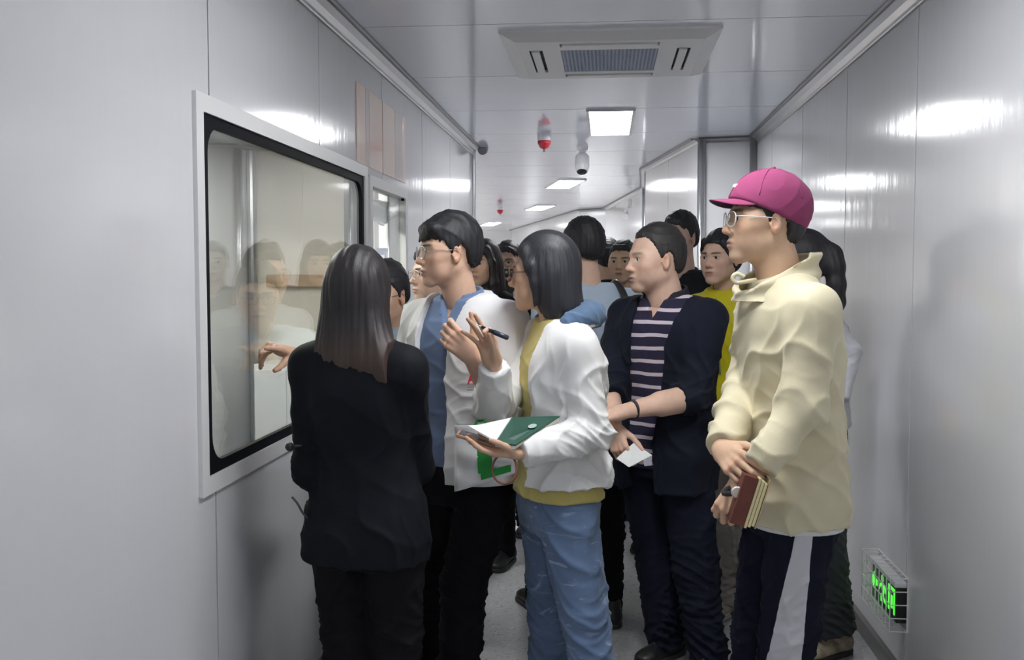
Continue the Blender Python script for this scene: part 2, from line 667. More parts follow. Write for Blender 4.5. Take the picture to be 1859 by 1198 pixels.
# slotted uprights on the side wall of that room
for k, y in enumerate((4.70, 5.15)):
    st = empty('shelf_upright', (IX, y, 0.2), ('slotted grey shelf upright nearer the glass edge' if k == 0 else 'slotted grey shelf upright nearer the room corner'), 'shelf upright', 'slotted uprights behind the window')
    MB().box((IX, y - 0.02, 0.25), (IX + 0.014, y + 0.02, 1.30)).build('rail', M_ALU, st)
    for j in range(16):
        MB().box((IX + 0.013, y - 0.008, 0.30 + j * 0.06), (IX + 0.016, y + 0.008, 0.33 + j * 0.06)).build('slot', M_BLACKB, st)
# lamp of the small room
lt = empty('ceiling_light', (-1.66, 4.3, IZ), 'LED panel on the ceiling of the room behind the large window', 'lamp')
MB().bevbox((-1.83, 3.6, IZ - 0.02), (-1.49, 4.9, IZ), 0.006).build('housing', M_WHITE, lt)
MB().box((-1.80, 3.63, IZ - 0.026), (-1.52, 4.87, IZ - 0.0205)).build('diffuser', mat('led_panel_inner', (1, 1, 1), emit=(1, 0.96, 0.88), estr=36), lt)
# warm wall reflection put into colour: glossy peach strips above the windows
pb = empty('warm_reflection', (XL, 4.77, 2.03), 'warm reflection painted as glossy peach upright strips, left wall above the narrow window', 'painted reflection')
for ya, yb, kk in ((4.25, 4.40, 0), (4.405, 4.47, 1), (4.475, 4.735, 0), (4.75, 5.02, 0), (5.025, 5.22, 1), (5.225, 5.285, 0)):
    MB().bevbox((XL, ya, 2.035), (XL + 0.006, yb, 2.38), 0.002).build('strip', [M_PEACH_REFL, panel_mat('pink_grey_reflection', (0.74, 0.64, 0.61), 0.12, 1.7), M_WALL][kk], pb)
# roller blind bunched at the top of the second window, and blue boxes on its ledge


def blind():
    nx, nz = 26, 16
    V = []
    for i in range(nx + 1):
        u = i / nx
        y = W2[0] + 0.05 + u * (W2[1] - W2[0] - 0.1)
        sag = 0.045 * (1 - (2 * u - 1) ** 2)
        for j in range(nz + 1):
            t = j / nz
            z = W2[3] - 0.045 - t * (0.085 + sag)
            x = XL - 0.05 - 0.022 * math.sin(t * 9.5 + 1.2 * math.sin(5 * u)) - 0.008 * math.sin(31 * u + 3 * t)
            V.append((x, y, z))
    F = [(i * (nz + 1) + j, (i + 1) * (nz + 1) + j, (i + 1) * (nz + 1) + j + 1, i * (nz + 1) + j + 1) for i in range(nx) for j in range(nz)]
    o = mobj('window_blind', V, F, cloth('blind', (0.82, 0.78, 0.73)), org=(XL - 0.05, W2[0] + 0.4, W2[3]), smooth=True)
    md = o.modifiers.new('thick', 'SOLIDIFY')
    md.thickness = 0.004
    return tag(o, 'sagging white fabric blind bunched at the top of the narrow window', 'blind')


blind()
ledge = MB().bevbox((XL - 0.5, W2[0] + 0.95, 0.9), (XL - 0.1, IY - 0.01, 1.55), 0.01).build('counter_block', M_WHITE, org=(XL - 0.3, 5.8, 0.9))
tag(ledge, 'pale equipment block standing below the bright outside window', 'equipment')
for k in range(2):
    b = empty('blue_box', (XL - 0.14 - k * 0.085, 5.75, 1.55), ('dark blue carton on the block, nearer the corridor wall' if k == 0 else 'dark blue carton on the block, farther from the corridor wall'), 'carton', 'blue cartons behind the narrow window')
    x0 = XL - 0.17 - k * 0.085
    MB().bevbox((x0, 5.70, 1.552), (x0 + 0.06, 5.80, 1.70), 0.004).build('body', mat('blue_card', (0.05, 0.06, 0.22), 0.5), b)
    MB().box((x0 + 0.01, 5.698, 1.60), (x0 + 0.05, 5.70, 1.66)).build('label_patch', M_WHITE, b)

# ------------------------------------------------------------------ ceiling fittings


def led_panel(cx, cy, w, l, rot, label):
    o = empty('ceiling_light', (cx, cy, ZC), label, 'lamp', 'LED panels along the ceiling')
    c, s = math.cos(rot), math.sin(rot)
    M = frame_M((cx, cy, ZC), (c, s, 0), (-s, c, 0), (0, 0, 1))
    q = MB()
    t = 0.018
    for a, b in (((-w / 2 - t, -l / 2 - t), (w / 2 + t, -l / 2)), ((-w / 2 - t, l / 2), (w / 2 + t, l / 2 + t)), ((-w / 2 - t, -l / 2), (-w / 2, l / 2)), ((w / 2, -l / 2), (w / 2 + t, l / 2))):
        q.box((*a, -0.014), (*b, -0.0005), M)
    q.build('frame', M_WHITEF, o)
    MB().box((-w / 2, -l / 2, -0.009), (w / 2, l / 2, -0.0005), M).build('diffuser', M_LED, o)
    return o


led_panel(0.025, 6.79, 0.27, 1.06, 0, 'square-looking bright LED panel nearest in view on the ceiling')
led_panel(0.10, 2.5, 0.27, 1.04, 0, 'LED panel on the ceiling between the viewer and the air conditioner')
led_panel(0.10, -1.6, 0.27, 1.04, 0, 'LED panel on the corridor ceiling behind the viewer')
led_panel(-0.47, 11.3, 0.27, 1.04, 0.2, 'second bright LED panel, beyond the hanging camera')
led_panel(-1.02, 15.3, 0.27, 1.04, 0.25, 'third LED panel, above the far bend of the corridor')
led_panel(-2.35, 20.2, 0.27, 1.2, 0.25, 'small far LED panel just right of the left wall end')


def ac_unit():
    cx, cy, w, d = 0.010, 4.68, 0.465, 0.475
    o = empty('air_conditioner', (cx, cy, ZC), 'white square ceiling cassette air conditioner with a mesh intake', 'air conditioner')
    z1, z0 = ZC, ZC - 0.035
    # bevelled face plate with an intake opening and four slots
    q = MB()
    gi, gd = 0.215, 0.235

    def plate(x0, x1, y0, y1):
        q.box((cx + x0, cy + y0, z0), (cx + x1, cy + y1, z0 + 0.012))
    sx, sy = 0.40, 0.40
    xs = [-sx, -0.355, -0.295, -gi, gi, 0.295, 0.355, sx]
    ys = [-sy, -0.355, -0.295, -gd, gd, 0.295, 0.355, sy]
    for i in range(7):
        for j in range(7):
            xm, ym = (xs[i] + xs[i + 1]) / 2, (ys[j] + ys[j + 1]) / 2
            if abs(xm) < gi and abs(ym) < gd:
                continue
            if (i in (1, 5) and abs(ym) < gd) or (j in (1, 5) and abs(xm) < gi):
                continue
            plate(xs[i], xs[i + 1], ys[j], ys[j + 1])
    # sloping rim
    for sgn, ax in ((-1, 0), (1, 0), (-1, 1), (1, 1)):
        if ax == 0:
            V = [(cx + sgn * sx, cy - sy, z0), (cx + sgn * sx, cy + sy, z0), (cx + sgn * w, cy + d, z1 - 0.012), (cx + sgn * w, cy - d, z1 - 0.012),
                 (cx + sgn * w, cy + d, z1), (cx + sgn * w, cy - d, z1)]
        else:
            V = [(cx - sx, cy + sgn * sy, z0), (cx + sx, cy + sgn * sy, z0), (cx + w, cy + sgn * d, z1 - 0.012), (cx - w, cy + sgn * d, z1 - 0.012),
                 (cx + w, cy + sgn * d, z1), (cx - w, cy + sgn * d, z1)]
        q.add(V, [(0, 1, 2, 3), (3, 2, 4, 5)])
    q.build('face_plate', M_WHITE, o)
    MB().box((cx - 0.39, cy - 0.39, z0 + 0.022), (cx + 0.39, cy + 0.39, z1 - 0.001)).build('inner_tray', mat('tray_blue_grey', (0.16, 0.18, 0.25), 0.6), o)
    g = MB()
    for k in range(25):
        x = cx - gi + 0.008 + k * (2 * gi - 0.016) / 24
        g.box((x - 0.0038, cy - gd, z0 + 0.001), (x + 0.0038, cy + gd, z0 + 0.010))
    for k in range(27):
        y = cy - gd + 0.008 + k * (2 * gd - 0.016) / 26
        g.box((cx - gi, y - 0.0038, z0 + 0.002), (cx + gi, y + 0.0038, z0 + 0.009))
    g.build('intake_grille', mat('grille_blue_grey', (0.42, 0.48, 0.62), 0.5), o)
    for sgn in (-1, 1):
        MB().bevbox((cx + sgn * 0.325 - 0.02, cy - gd + 0.01, z0 - 0.006), (cx + sgn * 0.325 + 0.016, cy + gd - 0.01, z0 + 0.004), 0.003).build('louvre', M_WHITE, o)
        MB().bevbox((cx - gi + 0.01, cy + sgn * 0.325 - 0.02, z0 - 0.006), (cx + gi - 0.01, cy + sgn * 0.325 + 0.016, z0 + 0.004), 0.003).build('louvre', M_WHITE, o)
    return o


ac_unit()


def smoke_alarm(px, py, Y, label, s=1.0):
    p = W(px, py, Y)
    o = empty('smoke_alarm', (p[0], p[1], ZC), label, 'alarm', 'red and white alarms on the ceiling')
    M = frame_M((p[0], p[1], ZC), (s, 0, 0), (0, s, 0), (0, 0, s))
    MB().lathe([(0.046, -0.055), (0.050, -0.045), (0.050, -0.008), (0.055, 0)], 20, M).build('base', M_WHITE, o, smooth=False)
    MB().lathe([(0.008, -0.115), (0.030, -0.105), (0.047, -0.075), (0.049, -0.055)], 20, M).build('red_dome', M_RED, o, smooth=True)
    MB().lathe([(0.006, -0.135), (0.006, -0.11)], 8, M).build('pin', M_BLACK, o)


smoke_alarm(988, 240, 7.27, 'red-tipped round alarm hanging from the ceiling left of the LED panel')
smoke_alarm(908, 378, 15.0, 'small far red alarm on the ceiling near the left wall end')


def cctv():
    p = W(1057, 262, 8.05)
    x, y = p[0], p[1]
    o = empty('security_camera', (x, y, ZC), 'white bullet security camera hanging from the ceiling below the LED panel', 'security camera')
    M = frame_M((x, y, ZC), (1, 0, 0), (0, 1, 0), (0, 0, 1))
    MB().lathe([(0.042, -0.03), (0.048, 0)], 18, M).build('mount', M_WHITE, o, smooth=False)
    MB().lathe([(0.024, -0.09), (0.030, -0.03)], 14, M).build('arm', M_WHITE, o)
    d = np.array([0.0, -0.42, -0.91])
    d /= np.linalg.norm(d)
    u = np.array([1.0, 0, 0])
    v = np.cross(d, u)
    B = frame_M((x, y, ZC - 0.10), u, v, d)
    MB().lathe([(0.040, -0.04), (0.056, -0.02), (0.058, 0.07), (0.046, 0.11), (0.044, 0.115)], 20, B).build('body', M_WHITE, o, smooth=False)
    ln = MB().lathe([(0.040, 0.112), (0.040, 0.122), (0.030, 0.128)], 18, B).build('lens_ring', M_BLACK, o)
    MB().lathe([(0.018, 0.120), (0.015, 0.132)], 14, B).build('lens', mat('lens_dark', (0.01, 0.01, 0.02), 0.05), ln)


cctv()


def wall_device(px, py, Y, label, m, sx):
    p = W(px, py, Y)
    o = empty('wall_camera', p, label, 'security camera')
    MB().bevbox((p[0] - 0.03, p[1] - 0.02, p[2] + 0.06), (p[0] + 0.03, p[1] + 0.06, p[2] + 0.16), 0.008).build('bracket', m, o)
    MB().tube([p + (0, 0, 0.10), p + (sx * 0.05, -0.05, 0.02), p + (sx * 0.05, -0.06, -0.02)], 0.014).build('arm', m, o)
    MB().tube([p + (sx * 0.05, 0.04, -0.01), p + (sx * 0.05, -0.10, -0.06), p + (sx * 0.05, -0.12, -0.065)], [0.036, 0.042, 0.036], 12).build('body', m, o)


wall_device(868, 262, 8.14, 'grey device fixed at the end of the left wall by the ceiling', M_GREY, 1)
wall_device(1143, 385, 12.6, 'pale wall camera on the far right wall above the short-haired man', M_WHITE, -1)


# ------------------------------------------------------------------ caged exit sign on the right wall
def exit_sign():
    y0, y1, z0, z1 = 3.71, 4.06, 0.262, 0.400
    x = XR - 0.004
    o = empty('exit_sign', (XR, (y0 + y1) / 2, z0), 'black exit sign with glowing green figures behind a white wire cage', 'sign')
    MB().bevbox((x - 0.034, y0, z0), (x + 0.004, y1, z1), 0.003).build('housing', M_BLACK, o)
    MB().bevbox((x - 0.040, y0 - 0.004, z1 - 0.004), (x + 0.002, y1 + 0.004, z1 + 0.014), 0.002).build('top_strip', M_WHITE, o)
    xf = x - 0.0345

    def flat(pts, name):
        # pts in sign coordinates: u from near (right) end, v up
        P = [(xf, y1 - u * 0.88, z0 + v * 0.8) for u, v in pts]
        MB().prism(P, (-0.0015, 0, 0)).build(name, M_GREEN, o)
    # arrow at the far end, running figure, door outline
    flat([(0.02, 0.09), (0.06, 0.135), (0.06, 0.105), (0.115, 0.105), (0.115, 0.075), (0.06, 0.075), (0.06, 0.045)], 'arrow')
    hd = [(0.192 + 0.017 * math.cos(t), 0.140 + 0.017 * math.sin(t)) for t in np.linspace(0, 2 * math.pi, 14)[:-1]]
    flat(hd, 'figure_head')
    flat([(0.175, 0.118), (0.212, 0.122), (0.222, 0.075), (0.195, 0.068)], 'figure_body')
    flat([(0.178, 0.118), (0.150, 0.100), (0.140, 0.078), (0.150, 0.075), (0.162, 0.092), (0.185, 0.103)], 'figure_arm')
    flat([(0.208, 0.120), (0.240, 0.110), (0.252, 0.085), (0.243, 0.080), (0.228, 0.098), (0.210, 0.105)], 'figure_arm')
    flat([(0.196, 0.075), (0.170, 0.055), (0.172, 0.025), (0.184, 0.025), (0.186, 0.048), (0.215, 0.066)], 'figure_leg')
    flat([(0.205, 0.075), (0.228, 0.050), (0.262, 0.040), (0.264, 0.030), (0.222, 0.036), (0.200, 0.062)], 'figure_leg')
    for u0, u1, v0, v1 in ((0.285, 0.380, 0.135, 0.150), (0.285, 0.300, 0.03, 0.135), (0.365, 0.380, 0.03, 0.135), (0.315, 0.35, 0.05, 0.11)):
        flat([(u0, v0), (u1, v0), (u1, v1), (u0, v1)], 'door_outline')
    # wire guard
    cx = x - 0.062
    q = 0.0022
    ya, yb, za, zb = y0 - 0.02, y1 + 0.03, z0 - 0.025, z1 + 0.035
    for k in range(9):
        y = ya + (yb - ya) * k / 8
        MB().tube([(XR, y, za), (cx, y, za), (cx, y, zb), (XR, y, zb)], q, 6).build('cage_wire', M_WIRE, o)
    for k in range(5):
        z = za + (zb - za) * k / 4
        MB().tube([(XR, ya, z), (cx, ya, z), (cx, yb, z), (XR, yb, z)], q, 6).build('cage_wire', M_WIRE, o)
    fr = MB()
    fr.tube([(XR - 0.003, ya, za), (XR - 0.003, yb, za), (XR - 0.003, yb, zb), (XR - 0.003, ya, zb)], 0.003, 6, closed=True)
    fr.build('cage_rim', M_WIRE, o)


exit_sign()

# ------------------------------------------------------------------ signed-distance modelling kit (people, hair, clothing)


def nrm(v):
    v = np.array(v, float)
    return v / (np.linalg.norm(v) + 1e-12)


class Field:
    def __init__(s, lo, hi, h):
        lo = np.array(lo, float)
        hi = np.array(hi, float)
        s.h = h
        n = np.ceil((hi - lo) / h).astype(int) + 1
        s.lo = lo
        s.ax = [(lo[i] + h * np.arange(n[i])).astype(f32) for i in range(3)]
        s.v = np.full(tuple(n), 0.3, f32)

    def blk(s, lo, hi):
        sl = []
        for i in range(3):
            a = int(max(0, math.floor((lo[i] - s.lo[i]) / s.h)))
            b = int(min(len(s.ax[i]), math.ceil((hi[i] - s.lo[i]) / s.h) + 1))
            if b <= a:
                return None
            sl.append(slice(a, b))
        sl = tuple(sl)
        return sl, s.ax[0][sl[0]][:, None, None], s.ax[1][sl[1]][None, :, None], s.ax[2][sl[2]][None, None, :]

    def comb(s, sl, d, k, mode):
        a = s.v[sl]
        if mode == 'add':
            if k > 0:
                hh = np.maximum(k - np.abs(a - d), 0) / k
                s.v[sl] = np.minimum(a, d) - hh * hh * (k / 4)
            else:
                s.v[sl] = np.minimum(a, d)
        else:
            if k > 0:
                hh = np.maximum(k - np.abs(a + d), 0) / k
                s.v[sl] = np.maximum(a, -d) + hh * hh * (k / 4)
            else:
                s.v[sl] = np.maximum(a, -d)

    def cap(s, a, b, ra, rb=None, k=0.0, mode='add', flat=False, fl=None, fs=1.0):
        """tapered capsule; flat cuts the end at b square; fl/fs flatten along direction fl by factor fs"""
        a = np.array(a, float)
        b = np.array(b, float)
        rb = ra if rb is None else rb
        R = max(ra, rb) + k + 3 * s.h
        B = s.blk(np.minimum(a, b) - R, np.maximum(a, b) + R)
        if B is None:
            return s
        sl, X, Y, Z = B
        ba = b - a
        L2 = float(ba @ ba) + 1e-12
        px, py, pz = X - f32(a[0]), Y - f32(a[1]), Z - f32(a[2])
        t = (px * f32(ba[0]) + py * f32(ba[1]) + pz * f32(ba[2])) / f32(L2)
        tc = np.clip(t, 0, 1)
        dx, dy, dz = px - tc * f32(ba[0]), py - tc * f32(ba[1]), pz - tc * f32(ba[2])
        d2 = dx * dx + dy * dy + dz * dz
        if fl is not None:
            n = nrm(fl)
            q = dx * f32(n[0]) + dy * f32(n[1]) + dz * f32(n[2])
            d2 = d2 + q * q * f32(1 / fs ** 2 - 1)
        d = np.sqrt(d2) - (f32(ra) + f32(rb - ra) * tc)
        if flat:
            d = np.maximum(d, (t - 1) * f32(math.sqrt(L2)))
        s.comb(sl, d, k, mode)
        return s

    def chain(s, pts, rs, k=0.0, **kw):
        for i in range(len(pts) - 1):
            s.cap(pts[i], pts[i + 1], rs[i], rs[i + 1], k, flat=kw.get('flat', False) and i == len(pts) - 2,
                  fl=kw.get('fl'), fs=kw.get('fs', 1.0))
        return s

    def ell(s, c, r, k=0.0, mode='add', R=None):
        c = np.array(c, float)
        r = np.array(r, float)
        m = (np.abs(R).T @ r if R is not None else r) + k + 3 * s.h
        if R is not None:
            m = np.full(3, r.max()) + k + 3 * s.h
        B = s.blk(c - m, c + m)
        if B is None:
            return s
        sl, X, Y, Z = B
        px, py, pz = X - f32(c[0]), Y - f32(c[1]), Z - f32(c[2])
        if R is not None:
            R = np.array(R, float)
            px, py, pz = [px * f32(R[i, 0]) + py * f32(R[i, 1]) + pz * f32(R[i, 2]) for i in range(3)]
        k0 = np.sqrt((px / f32(r[0])) ** 2 + (py / f32(r[1])) ** 2 + (pz / f32(r[2])) ** 2)
        k1 = np.sqrt((px / f32(r[0] ** 2)) ** 2 + (py / f32(r[1] ** 2)) ** 2 + (pz / f32(r[2] ** 2)) ** 2) + 1e-6
        s.comb(sl, k0 * (k0 - 1) / k1, k, mode)
        return s

    def loft(s, zs, cx, cy, a, b, fwd, k=0.0, mode='add', n=2.4, off=0.0, sm=0.025):
        """upright body of elliptical sections; fwd = unit 2-D facing"""
        zs = np.array(zs, float)
        o = np.argsort(zs)
        zs = zs[o]

        def prep(v):
            v = np.full(len(zs), float(v)) if np.isscalar(v) else np.array(v, float)[o]
            g = s.ax[2].astype(float)
            acc = np.zeros(len(g))
            for t in (-1, -0.5, 0, 0.5, 1):
                acc += np.interp(g + t * sm, zs, v)
            return (acc / 5).astype(f32)
        cx, cy, a, b = prep(cx), prep(cy), prep(a) + f32(off), prep(b) + f32(off)
        m = max(float(np.max(a)), float(np.max(b))) * 1.2 + k + 3 * s.h
        B = s.blk((cx.min() - m, cy.min() - m, zs[0] - k - 3 * s.h), (cx.max() + m, cy.max() + m, zs[-1] + k + 3 * s.h))
        if B is None:
            return s
        sl, X, Y, Z = B
        zi = sl[2]
        cx, cy, a, b = [q[zi][None, None, :] for q in (cx, cy, a, b)]
        dx, dy = X - cx, Y - cy
        w = dx * f32(fwd[0]) + dy * f32(fwd[1])
        u = dx * f32(fwd[1]) - dy * f32(fwd[0])
        q = (np.abs(u / a) ** n + np.abs(w / b) ** n) ** (1 / n)
        d = (q - 1) * np.minimum(a, b)
        d = np.maximum(d, np.maximum(Z - f32(zs[-1]), f32(zs[0]) - Z))
        s.comb(sl, d, k, mode)
        return s

    def carve(s, fn, k=0.0):
        """remove where fn(X, Y, Z) < 0"""
        X, Y, Z = s.ax[0][:, None, None], s.ax[1][None, :, None], s.ax[2][None, None, :]
        d = fn(X, Y, Z).astype(f32)
        s.comb((slice(None),) * 3, np.broadcast_to(d, s.v.shape), k, 'sub')
        return s

    def plane(s, p, n, k=0.0):
        """remove the half space on the +n side of p"""
        n = nrm(n)
        c = float(np.dot(p, n))
        return s.carve(lambda X, Y, Z: c - (X * n[0] + Y * n[1] + Z * n[2]), k)

    def mesh(s, smooth=1):
        v = s.v
        # close the field at the borders
        v[0], v[-1] = 0.1, 0.1
        v[:, 0], v[:, -1] = 0.1, 0.1
        v[:, :, 0], v[:, :, -1] = 0.1, 0.1
        ins = v < 0
        c = ins[:-1, :-1, :-1].astype(np.int8)
        for i, j, k in ((1, 0, 0), (0, 1, 0), (0, 0, 1), (1, 1, 0), (1, 0, 1), (0, 1, 1), (1, 1, 1)):
            c = c + ins[i:ins.shape[0] - 1 + i, j:ins.shape[1] - 1 + j, k:ins.shape[2] - 1 + k]
        I, J, K = np.nonzero((c > 0) & (c < 8))
        n = len(I)
        idx = np.full(c.shape, -1, np.int32)
        idx[I, J, K] = np.arange(n)
        acc = np.zeros((n, 3))
        cnt = np.zeros(n)
        cor = [(i, j, k) for i in (0, 1) for j in (0, 1) for k in (0, 1)]
        cv = {q: v[I + q[0], J + q[1], K + q[2]].astype(float) for q in cor}
        for p in cor:
            for ax in range(3):
                if p[ax]:
                    continue
                q = list(p)
                q[ax] = 1
                q = tuple(q)
                a, b = cv[p], cv[q]
                m = (a < 0) != (b < 0)
                t = np.where(m, a / np.where(m, a - b, 1), 0)
                pt = np.zeros((n, 3)) + np.array(p, float)
                pt[:, ax] = t
                acc += pt * m[:, None]
                cnt += m
        V = s.lo + s.h * (np.stack([I, J, K], 1) + acc / np.maximum(cnt, 1)[:, None])
        Q = []
        for ax in range(3):
            o1, o2 = [(1, 2), (2, 0), (0, 1)][ax]
            a = ins
            A = np.take(a, range(0, a.shape[ax] - 1), ax)
            Bv = np.take(a, range(1, a.shape[ax]), ax)
            P = np.argwhere(A != Bv)
            P = P[(P[:, o1] > 0) & (P[:, o2] > 0) & (P[:, o1] < c.shape[o1]) & (P[:, o2] < c.shape[o2])]
            if not len(P):
                continue
            sgn = ins[P[:, 0], P[:, 1], P[:, 2]]

            def at(d1, d2):
                T = P.copy()
                T[:, o1] += d1
                T[:, o2] += d2
                return idx[T[:, 0], T[:, 1], T[:, 2]]
            q = np.stack([at(-1, -1), at(0, -1), at(0, 0), at(-1, 0)], 1)
            q[~sgn] = q[~sgn][:, ::-1]
            Q.append(q)
        if not Q:
            return np.zeros((0, 3)), np.zeros((0, 4), int)
        Q = np.concatenate(Q)
        Q = Q[(Q >= 0).all(1)]
        for _ in range(smooth):
            V = lap(V, Q, 0.5)
        return V, Q


def lap(V, Q, f):
    acc = np.zeros_like(V)
    cnt = np.zeros(len(V))
    for a, b in ((0, 1), (1, 2), (2, 3), (3, 0)):
        for i, j in ((a, b), (b, a)):
            for d in range(3):
                acc[:, d] += np.bincount(Q[:, i], V[Q[:, j], d], len(V))
            cnt += np.bincount(Q[:, i], minlength=len(V))
    return V + f * (acc / np.maximum(cnt, 1)[:, None] - V)


def normals(V, Q):
    n = np.cross(V[Q[:, 2]] - V[Q[:, 0]], V[Q[:, 3]] - V[Q[:, 1]])
    N = np.zeros_like(V)
    for i in range(4):
        for d in range(3):
            N[:, d] += np.bincount(Q[:, i], n[:, d], len(V))
    return N / (np.linalg.norm(N, axis=1)[:, None] + 1e-12)


def folds(V, Q, amp, freq, seed, dirs=None, mask=None, sharp=True):
    """push cloth along its normals in warped crease waves"""
    rs = np.random.RandomState(seed)
    N = normals(V, Q)
    f = np.zeros(len(V))
    w = V + 0.03 * np.sin(V[:, [1, 2, 0]] * 17 + seed) + 0.012 * np.sin(V[:, [2, 0, 1]] * 41 + 2 * seed)
    ds = dirs if dirs is not None else [rs.randn(3) for _ in range(3)]
    for i, d in enumerate(ds):
        d = nrm(d)
        ph = w @ d * freq * (1 + 0.35 * i) + rs.rand() * 6
        g = np.sin(ph)
        env = 0.5 + 0.5 * np.sin(V @ nrm(rs.randn(3)) * freq * 0.28 + rs.rand() * 6)
        f += ((0.35 * g + 1.9 * (1 - np.abs(g)) ** 2.2 - 0.5) if sharp else g) * env * 1.5 / len(ds)
    if mask is not None:
        f = f * mask
    return V + N * (amp * f)[:, None]


def weld(parts):
    V, Q, n = [], [], 0
    for v, q in parts:
        V.append(v)
        Q.append(q + n)
        n += len(v)
    return np.concatenate(V), np.concatenate(Q)


def bound(pts, m):
    P = np.array(pts, float)
    return P.min(0) - m, P.max(0) + m


def fwd_of(deg):
    t = math.radians(deg)
    return np.array([-math.sin(t), math.cos(t)])


# ------------------------------------------------------------------ heads
SKIN = (0.60, 0.385, 0.265)


def head_mesh(nb, hp):
    """skin of a head in local metres: x to the person's right, y forward, z up, origin between the eyes' depth axis.
    nb = local position of the neck's base"""
    h = hp.get('h', 0.0032)
    wj = hp.get('jaw', 1.0)
    F = Field((-0.098, -0.128, -0.235), (0.098, 0.128, 0.128), h)
    F.ell((0, -0.014, 0.030), (0.0755 * hp.get('wide', 1), 0.096, 0.088))
    F.ell((0, 0.020, -0.030), (0.064 * wj, 0.068, 0.080), 0.03)
    for sx in (-1, 1):
        F.cap((sx * 0.050 * wj, -0.008, -0.052), (sx * 0.018, 0.058, -0.097), 0.019, 0.017, 0.022)
        F.ell((sx * 0.044 * wj, 0.056, -0.026), (0.024, 0.020, 0.019), 0.018)
        F.cap((sx * 0.010, 0.081, 0.017), (sx * 0.046, 0.066, 0.018), 0.010, 0.010, 0.014)
    F.ell((0, 0.066, -0.100), (0.022, 0.019, 0.017), 0.018)
    F.ell((0, 0.066, -0.066), (0.034, 0.023, 0.026), 0.016)
    for sx in (-1, 1):
        F.ell((sx * 0.038 * wj, 0.044, -0.056), (0.024, 0.026, 0.032), 0.02)
        F.ell((sx * 0.055, 0.034, -0.002), (0.015, 0.030, 0.024), 0.02)
        F.ell((sx * 0.030, 0.094, 0.001), (0.017, 0.015, 0.012), 0.009, 'sub')
        F.ell((sx * 0.031, 0.0705, 0.0), (0.0165, 0.0135, 0.0125), 0.004)
        F.ell((sx * 0.0315, 0.088, -0.0005), (0.0168, 0.0150, hp.get('eye', 0.0060)), 0.001, 'sub')
    F.cap((0, 0.081, 0.010), (0, 0.099, -0.031), 0.0065, 0.0095, 0.009)
    F.ell((0, 0.101, -0.034), (0.0105, 0.0115, 0.0095), 0.007)
    for sx in (-1, 1):
        F.ell((sx * 0.0125, 0.089, -0.038), (0.0088, 0.0105, 0.0078), 0.005)
        F.ell((sx * 0.0065, 0.098, -0.0455), (0.0035, 0.006, 0.003), 0.002, 'sub')
    F.ell((0, 0.0868, -0.0625), (0.023, 0.0085, 0.0062), 0.006)
    F.ell((0, 0.0856, -0.0735), (0.019, 0.0090, 0.0068), 0.006)
    F.ell((0, 0.0995, -0.0680), (0.024, 0.010, 0.0016), 0.003, 'sub')
    # ears
    for sx in (-1, 1):
        R = np.array([[math.cos(0.35), -sx * math.sin(0.35), 0], [sx * math.sin(0.35), math.cos(0.35), 0], [0, 0, 1]])
        F.ell((sx * 0.0800 * hp.get('wide', 1), -0.008, -0.008), (0.0070, 0.0175, 0.029), 0.006, R=R)
        F.ell((sx * 0.0800 * hp.get('wide', 1), -0.004, -0.026), (0.0065, 0.010, 0.012), 0.004)
        F.ell((sx * 0.0880 * hp.get('wide', 1), -0.003, -0.006), (0.0080, 0.0105, 0.0175), 0.003, 'sub')
        F.cap((sx * 0.0790 * hp.get('wide', 1), 0.008, -0.010), (sx * 0.0805 * hp.get('wide', 1), 0.007, -0.016), 0.004, 0.004, 0.003)
    # neck
    nb = np.array(nb, float)
    nr = hp.get('neck', 0.055)
    F.cap((0, -0.018, -0.045), nb, nr, nr * 1.07, 0.022)
    V, Q = F.mesh(1)
    # colour of the skin, lips, brows
    x, y, z = np.abs(V[:, 0]), V[:, 1], V[:, 2]
    c = np.tile(np.array(hp.get('skin', SKIN)) * 1.16, (len(V), 1))

    def mixc(m, col):
        nonlocal c
        m = np.clip(m, 0, 1)[:, None]
        c = c * (1 - m) + np.array(col) * m
    sk = np.array(hp.get('skin', SKIN)) * 1.16
    ruddy = sk * (1.04, 0.83, 0.80)
    mixc(np.exp(-(((x - 0.045) / 0.022) ** 2 + ((z + 0.030) / 0.022) ** 2)) * (y > 0.03) * 0.5, ruddy)
    mixc(np.exp(-((x / 0.014) ** 2 + ((z + 0.036) / 0.012) ** 2)) * (y > 0.085) * 0.6, ruddy)
    mixc((x > 0.079) * 0.5, ruddy)
    lip = np.exp(-((np.maximum(x - 0.012, 0) / 0.008) ** 2 + ((z + 0.068) / (0.0085)) ** 4)) * (y > 0.074)
    mixc(lip * hp.get('lip', 0.75), hp.get('lipc', (0.40, 0.17, 0.15)))
    mixc(np.exp(-((x / 0.022) ** 2 + ((z + 0.068) / 0.0016) ** 2)) * (y > 0.08), (0.12, 0.04, 0.035))
    bz = 0.0195 + 0.05 * (x - 0.018) - 2.8 * (x - 0.03) ** 2
    brow = np.exp(-((z - bz) / 0.0046) ** 4) * (1 / (1 + np.exp(-(x - 0.012) / 0.0015))) * (1 / (1 + np.exp((x - 0.052) / 0.003))) * (y > 0.03)
    mixc(brow * hp.get('brow', 0.95), hp.get('hairc', (0.02, 0.017, 0.018)))
    lash = np.exp(-(((x - 0.0315) / 0.0145) ** 4 + ((z - 0.0048) / 0.0018) ** 2)) * (y > 0.066)
    mixc(lash * 0.8, (0.03, 0.02, 0.02))
    if hp.get('stub', 0):
        st = np.exp(-((z + 0.085) / 0.032) ** 4) * (y > 0.0)
        mixc(st * hp['stub'], sk * (0.72, 0.74, 0.78))
    return V, Q, c


